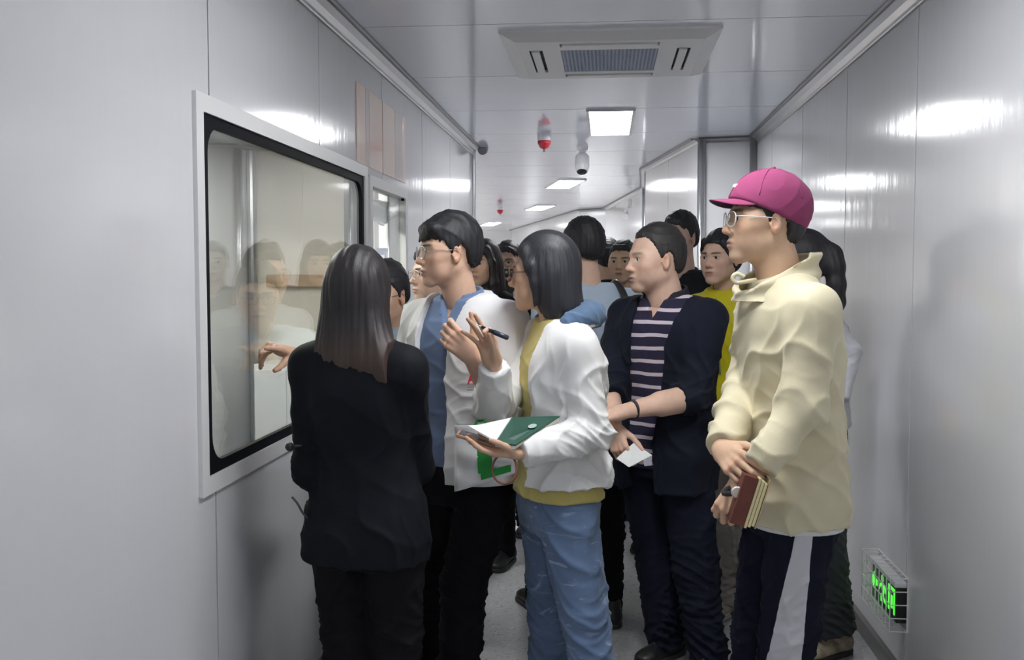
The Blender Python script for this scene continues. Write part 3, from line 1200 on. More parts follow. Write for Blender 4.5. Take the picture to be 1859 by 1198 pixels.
def hairline(kind):
    th = np.radians([0, 25, 45, 62, 78, 90, 100, 112, 130, 155, 180])
    if kind == 'male':
        z = [0.066, 0.066, 0.056, 0.034, -0.012, 0.012, 0.026, 0.010, -0.034, -0.050, -0.053]
    elif kind == 'fringe':
        z = [0.040, 0.044, 0.048, 0.030, -0.014, 0.010, 0.026, 0.010, -0.034, -0.050, -0.053]
    elif kind == 'receding':
        z = [0.072, 0.076, 0.068, 0.040, -0.010, 0.012, 0.026, 0.008, -0.038, -0.054, -0.058]
    elif kind == 'under_cap':
        z = [0.030, 0.030, 0.026, 0.020, -0.018, 0.008, 0.028, 0.004, -0.050, -0.072, -0.074]
    else:
        z = [0.064, 0.062, 0.054, 0.036, 0.000, -0.06, -0.07, -0.08, -0.09, -0.10, -0.10]
    return th, np.array(z)


def hair_field(kind, vol=1.0, h=0.004, lo=(-0.13, -0.16, -0.16), hi=(0.13, 0.15, 0.15), wide=1.0):
    F = Field(lo, hi, h)
    top, side = 0.016 * vol, 0.008 * vol
    if kind == 'receding':
        F.ell((0, -0.018, 0.032), (0.0755 * wide + side, 0.096 + side, 0.089 + top))
    else:
        F.ell((0, -0.016, 0.032), (0.0755 * wide + side, 0.096 + side + 0.002, 0.088 + top))
    F.ell((0, -0.030, -0.018), (0.066 * wide + side * 0.6, 0.070 + side * 0.6, 0.052), 0.03)
    if kind == 'fringe':
        F.cap((-0.05, 0.066, 0.074), (0.05, 0.066, 0.074), 0.022, 0.022, 0.02)
        F.cap((0.045, 0.055, 0.06), (0.062, 0.03, 0.05), 0.022, 0.020, 0.02)
    th, z = hairline(kind)

    def cut(X, Y, Z):
        ang = np.arctan2(np.abs(X), Y + 0.008)
        zc = np.interp(ang.ravel(), th, z).reshape(ang.shape)
        zc = zc + 0.003 * np.sin(ang * 60)
        return (Z - zc) * 0.8
    F.carve(cut, 0.014 if kind in ('male', 'receding') else 0.006)
    if kind in ('male', 'fringe'):
        rs = np.random.RandomState(3)
        for a in np.linspace(-58, 58, 30):
            t = math.radians(a + rs.uniform(-2, 2))
            zc = float(np.interp(abs(t), th, z))
            rr = (0.104 - 0.026 * abs(math.sin(t))) * math.sqrt(max(0.05, 1 - ((zc - 0.018) / 0.098) ** 2)) / 0.97
            p0 = np.array([math.sin(t) * rr * 0.80, math.cos(t) * rr * 0.86, zc + 0.020])
            p1 = np.array([math.sin(t + 0.06) * rr * 0.90, math.cos(t + 0.06) * rr * 0.94, zc - rs.uniform(0.0, 0.012)])
            F.cap(p0, p1, 0.008, 0.0025, 0.004)
    return F


def strands(V, Q, amp=0.0025, n=70, seed=1, fall=None):
    """comb fine ridges into hair"""
    rs = np.random.RandomState(seed)
    N = normals(V, Q)
    ang = np.arctan2(V[:, 0], V[:, 1] + 0.01)
    side = np.clip((0.075 - V[:, 2]) / 0.05, 0, 1)
    f = (np.sin(ang * n + 9 * V[:, 2] + rs.rand() * 6) * 0.6 + np.sin(ang * n * 0.43 - 14 * V[:, 2] + rs.rand() * 6)) * side
    f += 0.7 * np.sin(V[:, 0] * 230 + 2 * np.sin(V[:, 1] * 25 + rs.rand() * 6)) * (1 - side)
    return V + N * (amp * f)[:, None]


def head_matrix(pos, yaw, pitch=0.0, roll=0.0):
    """pitch > 0 looks up, roll > 0 tilts to the person's right"""
    y = math.radians(yaw)
    M = Matrix.Translation(Vector(pos)) @ Matrix.Rotation(y, 4, 'Z') @ Matrix.Rotation(math.radians(pitch), 4, 'X') @ Matrix.Rotation(math.radians(roll), 4, 'Y')
    return np.array(M)


def tf(M, V):
    return np.asarray(V) @ M[:3, :3].T + M[:3, 3]


# ------------------------------------------------------------------ hands
FLEN = [(0.042, 0.025, 0.020), (0.047, 0.029, 0.021), (0.044, 0.027, 0.021), (0.034, 0.020, 0.018)]
FBASE = [(0.029, 0.088), (0.0095, 0.091), (-0.010, 0.088), (-0.0275, 0.081)]
FRAD = [0.0088, 0.0090, 0.0085, 0.0074]


def hand_mesh(side, wrist, d, back, curls, spread=(4, 0, -4, -9), thumb=((0.55, 0.55, -0.35), 25), elbow=None, scale=1.0, h=0.0024, rw=0.026, re=0.040):
    """side +1 right, -1 left; d = finger direction, back = direction of the back of the hand (world)"""
    y = nrm(d)
    z = np.array(back, float)
    z = nrm(z - y * (z @ y))
    xt = -side * np.cross(y, z)      # toward the thumb
    B = np.stack([xt, y, z], 1)      # local -> world

    def w(p):
        return np.array(wrist, float) + B @ (np.array(p, float) * scale)
    segs = []
    for f in range(4):
        bx, by = FBASE[f]
        c = curls[f]
        c = (c, c, c * 0.7) if np.isscalar(c) else c
        p = np.array([bx, by, 0.0])
        sp = math.radians(spread[f])
        ang = 0.0
        pts = [p]
        for L, a in zip(FLEN[f], c):
            ang += math.radians(a)
            dv = np.array([math.sin(sp) * math.cos(ang), math.cos(sp) * math.cos(ang), -math.sin(ang)])
            p = p + dv * L
            pts.append(p)
        segs.append(pts)
    td, tb = nrm(thumb[0]), math.radians(thumb[1])
    t0 = np.array([0.022, 0.020, -0.006])
    t1 = t0 + td * 0.046
    fwdv = nrm(np.array([0, 1.0, 0.0]) * math.sin(tb) + td * math.cos(tb))
    t2 = t1 + fwdv * 0.033
    t3 = t2 + nrm(fwdv + np.array([0, 1, 0]) * 0.25) * 0.026
    allp = [w(p) for s_ in segs for p in s_] + [w(t3), w(t1), w((0.03, 0, 0)), w((-0.03, 0, 0))]
    if elbow is not None:
        allp.append(np.array(elbow))
    lo, hi = bound(allp, 0.05 if elbow is not None else 0.022)
    F = Field(lo, hi, h)
    zb = B[:, 2]
    sc = scale
    if elbow is not None:
        e = np.array(elbow, float)
        mid = np.array(wrist) + (e - np.array(wrist)) * 0.55
        F.cap(w((0, 0.01, 0)), mid, rw * sc, re * 0.95 * sc, 0.0, fl=zb, fs=0.82)
        F.cap(mid, e, re * 0.95 * sc, re * sc, 0.01)
    F.cap(w((0, -0.01, 0)), w((0, 0.03, 0)), 0.024 * sc, 0.027 * sc, 0.01, fl=zb, fs=0.72)
    for f in range(4):
        bx, by = FBASE[f]
        F.cap(w((bx * 0.62, 0.018, -0.001)), w((bx, by, 0)), 0.0135 * sc, 0.0105 * sc, 0.010 * sc)
    F.ell(w((-0.016, 0.035, -0.012)), np.array((0.013, 0.028, 0.010)) * sc, 0.01 * sc, R=B.T)
    F.cap(w(t0), w(t1), 0.016 * sc, 0.0118 * sc, 0.010 * sc)
    F.cap(w(t1), w(t2), 0.0108 * sc, 0.0098 * sc, 0.004 * sc)
    F.cap(w(t2), w(t3), 0.0100 * sc, 0.0080 * sc, 0.003 * sc)
    for f in range(4):
        r = FRAD[f] * sc
        P = [w(p) for p in segs[f]]
        F.cap(P[0], P[1], r * 1.08, r * 0.97, 0.004 * sc)
        F.cap(P[1], P[2], r, r * 0.92, 0.003 * sc)
        F.cap(P[2], P[3], r * 0.93, r * 0.76, 0.003 * sc)
    V, Q = F.mesh(1)
    return V, Q, dict(tips=[w(s_[-1]) for s_ in segs], thumb=w(t3), palm=w((0, 0.055, -0.022)), w=w, knuck=[w(s_[0]) for s_ in segs])


# ------------------------------------------------------------------ worn things
M_SKIN = mat('skin', SKIN, 0.48, spec=0.35, attr='Col', var=0.05, vscale=60, bump=0.12, bscale=320)
M_EYEW = mat('eye_white', (0.62, 0.60, 0.58), 0.25)
M_IRIS = mat('eye_iris', (0.018, 0.011, 0.008), 0.15)


def hair_mat(name, col, rough=0.55, tip=None, z0=0, z1=0):
    m = mat('hair_' + name, col, rough, spec=0.5, var=0.35, vscale=28, bump=0.5, bscale=60, stretch=(5, 5, 0.25))
    if tip is not None:
        nt = m.node_tree
        b = nt.nodes['Principled BSDF']
        src = b.inputs['Base Color'].links[0].from_socket
        tc = nt.nodes.new('ShaderNodeTexCoord')
        sp = nt.nodes.new('ShaderNodeSeparateXYZ')
        nt.links.new(tc.outputs['Object'], sp.inputs[0])
        mr = nt.nodes.new('ShaderNodeMapRange')
        mr.interpolation_type = 'SMOOTHSTEP'
        mr.inputs['From Min'].default_value = z0
        mr.inputs['From Max'].default_value = z1
        nt.links.new(sp.outputs['Z'], mr.inputs['Value'])
        mx = nt.nodes.new('ShaderNodeMix')
        mx.data_type = 'RGBA'
        nt.links.new(mr.outputs['Result'], mx.inputs[0])
        mx.inputs[6].default_value = (*tip, 1)
        nt.links.new(src, mx.inputs[7])
        nt.links.new(mx.outputs[2], b.inputs['Base Color'])
    return m


M_HAIR = hair_mat('black', (0.016, 0.016, 0.020))
M_HAIRG = hair_mat('greying', (0.026, 0.024, 0.024), 0.6)


def eyes(M, root, gaze=(0, 1, 0)):
    for sx in (-1, 1):
        n, k = 16, 16
        V = []
        F = []
        fm = []
        g = nrm(gaze)
        a = nrm(np.cross(g, (0, 0, 1)))
        b = np.cross(a, g)
        c = np.array([sx * 0.031, 0.0690, 0.0])
        for i in range(k + 1):
            t = math.pi * 0.62 * i / k
            for j in range(n):
                p = 2 * math.pi * j / n
                V.append(c + 0.0136 * (math.cos(t) * g + math.sin(t) * (math.cos(p) * a + math.sin(p) * b)))
        for i in range(k):
            for j in range(n):
                F.append((i * n + j, i * n + (j + 1) % n, (i + 1) * n + (j + 1) % n, (i + 1) * n + j))
                fm.append(1 if math.pi * 0.62 * (i + 0.5) / k < 0.46 else 0)
        mobj('eye', tf(M, V), F, [M_EYEW, M_IRIS], root, smooth=True, fmat=fm)


def glasses(M, root, m, lens=(0.0235, 0.0185), r=0.0012, half=False, y=0.1015, rnd=2.6):
    g = None
    q = MB()
    ring = {}
    for sx in (-1, 1):
        P = []
        for j in range(28):
            t = 2 * math.pi * j / 28
            ct, st = math.cos(t), math.sin(t)
            k = (abs(ct) ** rnd + abs(st) ** rnd) ** (-1 / rnd)
            X = sx * 0.0325 + lens[0] * k * ct
            P.append((X, y - 0.006 * (abs(X) / 0.05) ** 2, -0.004 + lens[1] * k * st))
        ring[sx] = P
        PP = tf(M, P)
        if half:
            q.tube([p for p, o in zip(PP, P) if o[2] > -0.006][0:], r * 1.2, 6, cap=True)
        else:
            q.tube(PP, r, 6, closed=True)
    q.tube(tf(M, [(-0.010, y - 0.001, 0.002), (0, y + 0.001, 0.005), (0.010, y - 0.001, 0.002)]), r, 6)
    o = q.build('glasses', m, root, smooth=True)
    for sx in (-1, 1):
        X = sx * (0.0325 + lens[0])
        MB().tube(tf(M, [(X, y - 0.008, 0.003), (sx * 0.068, y - 0.020, 0.004), (sx * 0.078, 0.03, 0.004), (sx * 0.083, -0.005, 0.004), (sx * 0.083, -0.020, -0.012)]), r, 6).build('temple', m, o, smooth=True)
        P = [np.array(p) for p in ring[sx]]
        c = np.mean(P, 0)
        V = [c + (0, 0.0008, 0)] + [p for p in P]
        F = [(0, 1 + j, 1 + (j + 1) % 28) for j in range(28)]
        mobj('lens', tf(M, V), F, M_LENS, o)
    return o


_shoe = {}


def shoe(root, pos, yaw, m, sole, scale=1.0):
    key = (m.name, scale)
    if key not in _shoe:
        F = Field((-0.06, -0.13, -0.005), (0.06, 0.19, 0.14), 0.0055)
        F.cap((0, -0.055, 0.05), (0, -0.05, 0.10), 0.043, 0.040)
        F.cap((0, -0.055, 0.045), (0, 0.10, 0.035), 0.043, 0.040, 0.02, fl=(0, 0, 1), fs=0.85)
        F.ell((0.004, 0.125, 0.032), (0.044, 0.050, 0.026), 0.02)
        F.cap((0, 0.0, 0.085), (0, 0.085, 0.052), 0.026, 0.018, 0.02)
        F.plane((0, 0, 0.018), (0, 0, -1))
        F.ell((0, -0.05, 0.135), (0.032, 0.032, 0.03), 0.006, 'sub')
        u = F.mesh(1)
        F = Field((-0.07, -0.13, -0.008), (0.07, 0.20, 0.04), 0.005)
        F.cap((0, -0.055, 0.012), (0.003, 0.125, 0.012), 0.046, 0.049)
        F.plane((0, 0, 0.024), (0, 0, 1))
        F.plane((0, 0, 0.001), (0, 0, -1))
        _shoe[key] = (u, F.mesh(1))
    (uv, uq), (sv, sq) = _shoe[key]
    M = head_matrix(pos, yaw)
    o = mobj('shoe', tf(M, uv * scale), uq, m, root, smooth=True)
    mobj('sole', tf(M, sv * scale), sq, sole, o, smooth=True)
    l = MB()
    for k in range(5):
        yy = 0.015 + k * 0.016
        zz = 0.112 - k * 0.0082
        l.tube(tf(M, np.array([(-0.020, yy, zz - 0.014), (0, yy + 0.004, zz), (0.020, yy, zz - 0.014)]) * scale), 0.0028, 5)
    l.build('laces', sole, o, smooth=True)
    return o

# ------------------------------------------------------------------ people
REL = np.array([.44, .50, .545, .59, .64, .69, .735, .775, .80, .82, .845])
PROF = {
    'm': (np.array([.150, .170, .166, .154, .152, .162, .170, .166, .142, .104, .062]),
          np.array([.108, .122, .118, .110, .110, .116, .120, .112, .094, .074, .058])),
    'f': (np.array([.156, .168, .158, .134, .130, .140, .148, .142, .120, .086, .054]),
          np.array([.110, .122, .112, .100, .098, .110, .118, .106, .086, .066, .050])),
}
LAB = []


class Person:
    def __init__(s, label, head, yaw_h, torso, yaw_t, sex='m', bw=1.0, bd=1.0, pitch=0, roll=0, sw=None, hs=1.0, hp=None, far=False, group=None, foot=None):
        s.hp = dict(hp or {})
        s.sex = sex
        s.far = far
        s.hpos = W(*head)
        s.hs = hs
        s.H = s.hpos[2] + 0.118 * hs
        s.M = head_matrix(s.hpos, yaw_h, pitch, roll)
        s.M[:3, :3] *= hs
        s.fwd = fwd_of(yaw_t)
        s.rgt = np.array([s.fwd[1], -s.fwd[0]])
        if torso is None:
            c = s.hpos[:2] - 0.035 * fwd_of(yaw_h)
        else:
            c = W(*torso)[:2]
        s.c = c
        s.bw, s.bd = bw, bd
        k = s.H / 1.72
        a, b = PROF[sex]
        s.zs = REL * s.H
        s.a = a * bw * k
        s.b = b * bd * k
        s.sw = sw or (0.182 if sex == 'm' else 0.152) * k
        # neck base leans toward the head
        nb = s.hpos - s.M[:3, 1] * 0.045 - np.array([0, 0, 0.20 * hs])
        t = np.clip((s.zs / s.H - 0.62) / 0.22, 0, 1) ** 1.5
        lean = (nb[:2] - c) * 0.85
        s.cx = c[0] + lean[0] * t
        s.cy = c[1] + lean[1] * t
        s.nb = np.array([s.cx[-1], s.cy[-1], 0.835 * s.H])
        s.root = empty('person', (c[0], c[1], 0), label, 'person', group)
        s.org = np.array([c[0], c[1], 0])
        s.parts = []
        s.cols = []
        s.skin = np.array(s.hp.get('skin', SKIN)) * 1.16
        s.seed = int(abs(head[0]) * 7 + head[1]) % 997
        s.arms = {}
        s.legs = {}

    def pt(s, u, w, z):
        i = np.interp(z, s.zs, s.cx), np.interp(z, s.zs, s.cy)
        return np.array([i[0] + u * s.rgt[0] + w * s.fwd[0], i[1] + u * s.rgt[1] + w * s.fwd[1], z])

    def sh(s, side):
        return s.pt(side * s.sw, -0.005, 0.798 * s.H)

    def set_arm(s, side, elbow=None, wrist=None):
        S0 = s.sh(side)
        if elbow is None:
            elbow = S0 + np.array([*(s.rgt * side * 0.05 - s.fwd * 0.02), -0.165 * s.H])
        if wrist is None:
            wrist = elbow + np.array([*(s.rgt * -side * 0.01 + s.fwd * 0.06), -0.145 * s.H])
        s.arms[side] = (S0, np.array(elbow), np.array(wrist))

    def set_leg(s, side, knee=None, foot=None):
        hip = s.pt(side * 0.088 * s.bw, 0, 0.47 * s.H)
        if foot is None:
            foot = np.array([*(hip[:2] + s.rgt * side * 0.02), 0.0])
        foot = np.array(foot, float)
        if knee is None:
            knee = hip * 0.47 + foot * 0.53 + np.array([*(s.fwd * 0.015), 0])
        s.legs[side] = (hip, np.array(knee), foot)

    # -------------------------------------------------- clothing
    def torso_field(s, lo_z, off, extra, h, flare=0.0, top=0.838, k=0.03, n=2.5):
        zs = np.array([lo_z] + [z for z in s.zs if z > lo_z + 0.02 and z < top * s.H - 0.004] + [top * s.H])
        ip = lambda v: np.interp(zs, s.zs, v)
        a, b = ip(s.a), ip(s.b)
        fl = flare * np.clip((0.66 * s.H - zs) / (0.66 * s.H - lo_z + 1e-6), 0, 1)
        pts = [(s.cx[0], s.cy[0], lo_z), (s.cx[-1], s.cy[-1], top * s.H + 0.02)] + extra
        lo, hi = bound([(s.c[0] - 0.24, s.c[1] - 0.24, lo_z - 0.02), (s.c[0] + 0.24, s.c[1] + 0.24, top * s.H + 0.03)] + [np.array(p) - 0.1 for p in extra] + [np.array(p) + 0.1 for p in extra], 0.0)
        F = Field(lo, hi, h)
        F.loft(zs, ip(s.cx), ip(s.cy), a + fl, b + fl, s.fwd, off=off, n=n)
        return F

    def top(s, name, m, hem, off=0.015, sleeves=None, rads=(0.062, 0.056, 0.048), open=None, flare=0.0, h=None, amp=0.0035, freq=38,
            neck=0.838, vneck=None, wmin=-0.02, fn=None, sh_r=0.060, kk=0.035, fmat=None, armfold=0.004, drop=0.0, dirs=None):
        """upper garment; sleeves {side: fraction of the forearm covered (or negative: of the upper arm)}"""
        h = h or (0.010 if s.far else 0.0058)
        sleeves = {1: 1.0, -1: 1.0} if sleeves is None else sleeves
        ch = {}
        for sd, fr in sleeves.items():
            S0, E, Wr = s.arms[sd]
            if fr > 0:
                end = E + (Wr - E) * fr
                ch[sd] = ([S0, E, end], [rads[0], rads[1], rads[1] + (rads[2] - rads[1]) * fr])
            else:
                end = S0 + (E - S0) * (-fr)
                ch[sd] = ([S0, end], [rads[0], rads[1]])
        F = s.torso_field(hem, off, [p for c in ch.values() for p in c[0]], h, flare, neck)
        for sd, (P, R) in ch.items():
            nbp = s.pt(sd * 0.05, -0.005, 0.823 * s.H)
            F.cap(nbp, P[0] + np.array([0, 0, -0.008 - drop]), 0.050 + off * 0.4, sh_r - 0.006 + off * 0.4, 0.05)
        c, f, r = s.nb, s.fwd, s.rgt
        # neck hole
        F.plane((0, 0, (neck + 0.012) * s.H), (0, 0, 1))
        if vneck:
            dv, wv = vneck
            z1 = 0.84 * s.H
            F.carve(lambda X, Y, Z: np.maximum(np.abs((X - c[0]) * r[0] + (Y - c[1]) * r[1]) - wv * np.clip((Z - (z1 - dv)) / dv, 0, 1.2), np.maximum((z1 - dv) - Z, 0.01 - ((X - c[0]) * f[0] + (Y - c[1]) * f[1]))))
        if open is not None:
            zz, u0, u1 = [np.array(q, float) for q in open]
            o = np.argsort(zz)
            cxs, cys = s.cx, s.cy

            def cut(X, Y, Z):
                cx = np.interp(Z, s.zs, cxs)
                cy = np.interp(Z, s.zs, cys)
                U = (X - cx) * r[0] + (Y - cy) * r[1]
                Wd = (X - cx) * f[0] + (Y - cy) * f[1]
                a = np.interp(Z, zz[o], u0[o])
                b = np.interp(Z, zz[o], u1[o])
                return np.maximum(np.maximum(a - U, U - b), wmin - Wd)
            F.carve(cut, 0.004)
        for sd, (P, R) in ch.items():
            m0 = P[0] * 0.6 + P[1] * 0.4
            F.cap(P[0], m0, R[0], R[0] * 0.6 + R[1] * 0.4, 0.035)
            F.chain(P, R, 0.010, flat=True)
        if fn:
            fn(F)
        V, Q = F.mesh(2)
        V = folds(V, Q, amp, freq, s.seed + len(name), dirs=dirs, mask=np.clip((0.83 * s.H - V[:, 2]) / 0.15, 0.15, 1))
        for sd, (P, R) in ch.items():
            # bunching around the elbow, across the arm
            e = P[1] if len(P) > 2 else (P[0] + P[1]) / 2
            ax = nrm(P[-1] - P[0])
            dist = np.linalg.norm(V - e, axis=1)
            V = folds(V, Q, armfold, freq * 2.2, s.seed + 3 * sd, dirs=[ax, ax + np.array([0.3, 0.2, -0.3])], mask=np.exp(-(dist / 0.13) ** 2))
        fm = fmat(V[Q].mean(1)) if fmat else None
        return mobj(name, V, Q, m, s.root, smooth=True, fmat=fm)

    def trousers(s, m, rads=(0.092, 0.072, 0.060), waist=0.60, hem=0.045, amp=0.007, freq=30, h=None, name='trousers', off=0.008, fmat=None, ankle=0.0):
        h = h or (0.011 if s.far else 0.0065)
        ex = []
        for sd in (-1, 1):
            if sd not in s.legs:
                s.set_leg(sd)
            ex += list(s.legs[sd])
        zs = s.zs[(s.zs < waist * s.H)]
        zs = np.append(zs, waist * s.H)
        ip = lambda v: np.interp(zs, s.zs, v)
        lo, hi = bound([(s.c[0] - .22, s.c[1] - .22, 0), (s.c[0] + .22, s.c[1] + .22, waist * s.H + .02)] + [p - 0.11 for p in ex] + [p + 0.11 for p in ex], 0)
        lo[2] = -0.02
        hi[2] = waist * s.H + 0.03
        F = Field(lo, hi, h)
        F.loft(zs, ip(s.cx), ip(s.cy), ip(s.a) - 0.004, ip(s.b) - 0.004, s.fwd, off=off)
        for sd in (-1, 1):
            hip, kn, ft = s.legs[sd]
            end = kn + (ft - kn) * (1 - hem / max(kn[2], 0.1))
            F2 = Field(lo, hi, h)
            F2.cap(hip, kn, rads[0], rads[1], 0)
            F2.cap(kn, end, rads[1], rads[2], 0.02, flat=True)
            F.comb((slice(None),) * 3, F2.v, 0.02, 'add')
        V, Q = F.mesh(2)
        V = folds(V, Q, amp, freq, s.seed + 11, mask=np.clip((0.6 * s.H - V[:, 2]) / 0.3, 0.2, 1))
        for sd in (-1, 1):
            hip, kn, ft = s.legs[sd]
            for cc, am in ((kn, 0.5), (ft + np.array([0, 0, 0.14]), 1.0)):
                dd = np.linalg.norm(V - cc, axis=1)
                V = folds(V, Q, amp * 1.6 * am, 75, s.seed + sd, dirs=[(0.2, 0.1, 1), (-0.35, 0.2, 1)], mask=np.exp(-(dd / 0.14) ** 2))
        fm = fmat(V[Q].mean(1)) if fmat else None
        return mobj(name, V, Q, m, s.root, smooth=True, fmat=fm)

    def collar(s, m, r=0.070, ht=0.042, gap=0.035, name='collar', th=0.010, tilt=0.25, drop=0.0, flare=0.30, h=0.004, front=0.5, pts=True):
        """shirt collar band round the neck with two points in front"""
        c = s.nb + np.array([0, 0, 0.004 - drop])
        f, rr = s.fwd, s.rgt
        F = Field(c - np.array([0.13, 0.13, 0.075]), c + np.array([0.13, 0.13, ht + 0.06]), h)

        def band(X, Y, Z):
            U = (X - c[0]) * rr[0] + (Y - c[1]) * rr[1]
            Wd = (X - c[0]) * f[0] + (Y - c[1]) * f[1]
            zz = Z - c[2] + tilt * (Wd + 0.02)
            rad = np.sqrt((U / 1.0) ** 2 + (Wd * 1.02) ** 2)
            d = np.abs(rad - (r + flare * (ht * 0.5 - zz))) - th / 2
            lowz = -0.012 - (0.034 * np.exp(-((np.abs(U) - 0.045) / 0.022) ** 2) * (Wd > 0.0) if pts else 0.0)
            d = np.maximum(d, np.maximum(zz - ht, lowz - zz))
            g = gap * np.clip((zz + 0.05) / 0.07, 0.12, 1.5)
            d = np.maximum(d, np.minimum(g - np.abs(U), 1) - 10 * (Wd < 0))
            return d
        X, Y, Z = F.ax[0][:, None, None], F.ax[1][None, :, None], F.ax[2][None, None, :]
        F.v[...] = np.clip(band(X, Y, Z), -1, 1)
        V, Q = F.mesh(2)
        return mobj(name, V, Q, m, s.root, smooth=True)

    def roll(s, m, name, lat, back, r, tmax=2.0, dz=-0.02, rise=0.03, h=0.006, fold=0.004, front=0.0, fs=1.0):
        """soft roll of cloth lying round the back of the neck"""
        f3, r3 = np.array([*s.fwd, 0]), np.array([*s.rgt, 0])
        ts = np.linspace(-tmax, tmax, 17)
        pts = [s.nb + r3 * math.sin(t) * lat - f3 * (math.cos(t) * back - front) + np.array([0, 0, dz + rise * math.cos(t)]) for t in ts]
        F = Field(s.nb - 0.26, s.nb + 0.2, h)
        F.chain(pts, [r * (0.72 + 0.5 * math.cos(t / tmax * 1.5)) for t in ts], 0.02, fl=(0, 0, 1), fs=fs)
        V, Q = F.mesh(2)
        V = folds(V, Q, fold, 50, s.seed + 2)
        return mobj(name, V, Q, m, s.root, smooth=True), pts

    # -------------------------------------------------- skin
    def add_hand(s, side, **kw):
        S0, E, Wr = s.arms[side]
        kw.setdefault('curls', [22, 26, 30, 34])
        kw.setdefault('d', nrm(Wr - E))
        kw.setdefault('back', np.array([*(s.rgt * side), 0.2]))
        kw.setdefault('h', 0.005 if s.far else 0.0026)
        kw.setdefault('scale', 1.0 if s.sex == 'm' else 0.92)
        kw.setdefault('elbow', E + (Wr - E) * 0.03)
        V, Q, info = hand_mesh(side, Wr, **kw)
        c = np.tile(s.skin, (len(V), 1))
        tipm = np.zeros(len(V))
        for t in info['tips'] + [info['thumb']] + info['knuck']:
            tipm += np.exp(-(np.linalg.norm(V - t, axis=1) / 0.012) ** 2)
        c = c * (1 - 0.18 * np.clip(tipm, 0, 1)[:, None] * np.array([0.1, 1, 1]))
        s.parts.append((V, Q))
        s.cols.append(c)
        return info

    def body(s, hands=True):
        """head, trunk and limbs as one skin mesh"""
        s.hp.setdefault('h', 0.0045 if s.far else 0.0031)
        inv = np.linalg.inv(s.M)
        nbl = tf(inv, s.nb[None] - np.array([[0, 0, 0.0]]))[0]
        if s.sex == 'f':
            s.hp.setdefault('neck', 0.047)
            s.hp.setdefault('jaw', 0.92)
            s.hp.setdefault('lipc', (0.46, 0.15, 0.15))
        V, Q, c = head_mesh(nbl, s.hp)
        s.parts.append((tf(s.M, V), Q))
        s.cols.append(c)
        # trunk and limbs inside the clothes
        for sd in (-1, 1):
            if sd not in s.arms:
                s.set_arm(sd)
            if sd not in s.legs:
                s.set_leg(sd)
        ex = [p for sd in (-1, 1) for p in list(s.arms[sd]) + list(s.legs[sd])]
        lo, hi = bound([(s.c[0] - .2, s.c[1] - .2, 0), (s.c[0] + .2, s.c[1] + .2, 0.86 * s.H)] + ex, 0.06)
        F = Field(lo, hi, 0.012)
        F.loft(s.zs, s.cx, s.cy, s.a, s.b, s.fwd, off=-0.018)
        for sd in (-1, 1):
            S0, E, Wr = s.arms[sd]
            F.chain([S0 + np.array([0, 0, -0.02]), E, Wr], [0.044, 0.036, 0.024], 0.03)
            hip, kn, ft = s.legs[sd]
            F.chain([hip, kn, ft + np.array([0, 0, 0.05])], [0.075, 0.05, 0.036], 0.03)
        V, Q = F.mesh(2)
        s.parts.append((V, Q))
        s.cols.append(np.tile(s.skin, (len(V), 1)))
        V, Q = weld(s.parts)
        o = mobj('body', V, Q, M_SKIN, s.root, smooth=True, cols=np.concatenate(s.cols))
        eyes(s.M, o, s.hp.get('gaze', (0, 1, 0)))
        return o

    def hair(s, kind, m=None, vol=1.0, fn=None, name='hair', lo=(-0.13, -0.16, -0.16), hi=(0.13, 0.15, 0.15), amp=0.0012, n=60, h=None):
        F = hair_field(kind, vol, h or (0.0055 if s.far else 0.004), lo, hi, s.hp.get('wide', 1))
        if fn:
            fn(F)
        V, Q = F.mesh(1)
        V = strands(V, Q, amp, n, s.seed)
        if kind in ('male', 'fringe', 'receding'):
            V = folds(V, Q, 0.0030, 75, s.seed, mask=np.clip((V[:, 2] - 0.02) / 0.05, 0, 1))
        return mobj(name, tf(s.M, V), Q, m or M_HAIR, s.root, smooth=True)

    def shoes(s, m, sole, yaw=None, scale=1.0):
        for sd in (-1, 1):
            ft = s.legs[sd][2]
            y = math.degrees(math.atan2(-s.fwd[0], s.fwd[1])) if yaw is None else yaw
            shoe(s.root, (ft[0], ft[1], 0), y - sd * 8, m, sole, scale)


def extrap(p, q, z):
    """point on the line p->q at height z"""
    t = (z - p[2]) / (q[2] - p[2])
    return p + (q - p) * t


C_BLK = cloth('black_suit', (0.0065, 0.0075, 0.0115), var=0.15, rough=0.75, sheen=0.0, spec=0.2)
C_BLKT = cloth('black_trousers', (0.006, 0.006, 0.009), var=0.15, sheen=0.0, spec=0.2)
C_NAVY = cloth('navy_trousers', (0.008, 0.010, 0.022), var=0.15, sheen=0.0, spec=0.2)
C_NAVYJ = cloth('navy_jacket', (0.0085, 0.011, 0.021), var=0.12, sheen=0.02, spec=0.2)
C_WHITE = cloth('white_jacket', (0.76, 0.76, 0.77), rough=0.7, var=0.03)
C_WHITE2 = cloth('white_hoodie', (0.78, 0.78, 0.78), rough=0.75, var=0.03)
C_BLUE = cloth('blue_polo', (0.16, 0.23, 0.38), var=0.08)
C_YEL = cloth('yellow_tee', (0.58, 0.50, 0.17), var=0.06)
C_BRIGHT = cloth('bright_yellow', (0.66, 0.58, 0.015), rough=0.6, var=0.06)
C_BEIGE = cloth('beige_shell', (0.68, 0.62, 0.43), rough=0.65, var=0.05)
C_MAG = cloth('magenta_cap', (0.26, 0.046, 0.125), var=0.08, sheen=0.05)
C_MAGD = cloth('cap_under', (0.06, 0.02, 0.05), var=0.08)
C_LBLUE = cloth('pale_blue_shirt', (0.46, 0.55, 0.66), var=0.05)
C_DARK = cloth('charcoal_shirt', (0.013, 0.014, 0.018), var=0.15, sheen=0.0, spec=0.2)
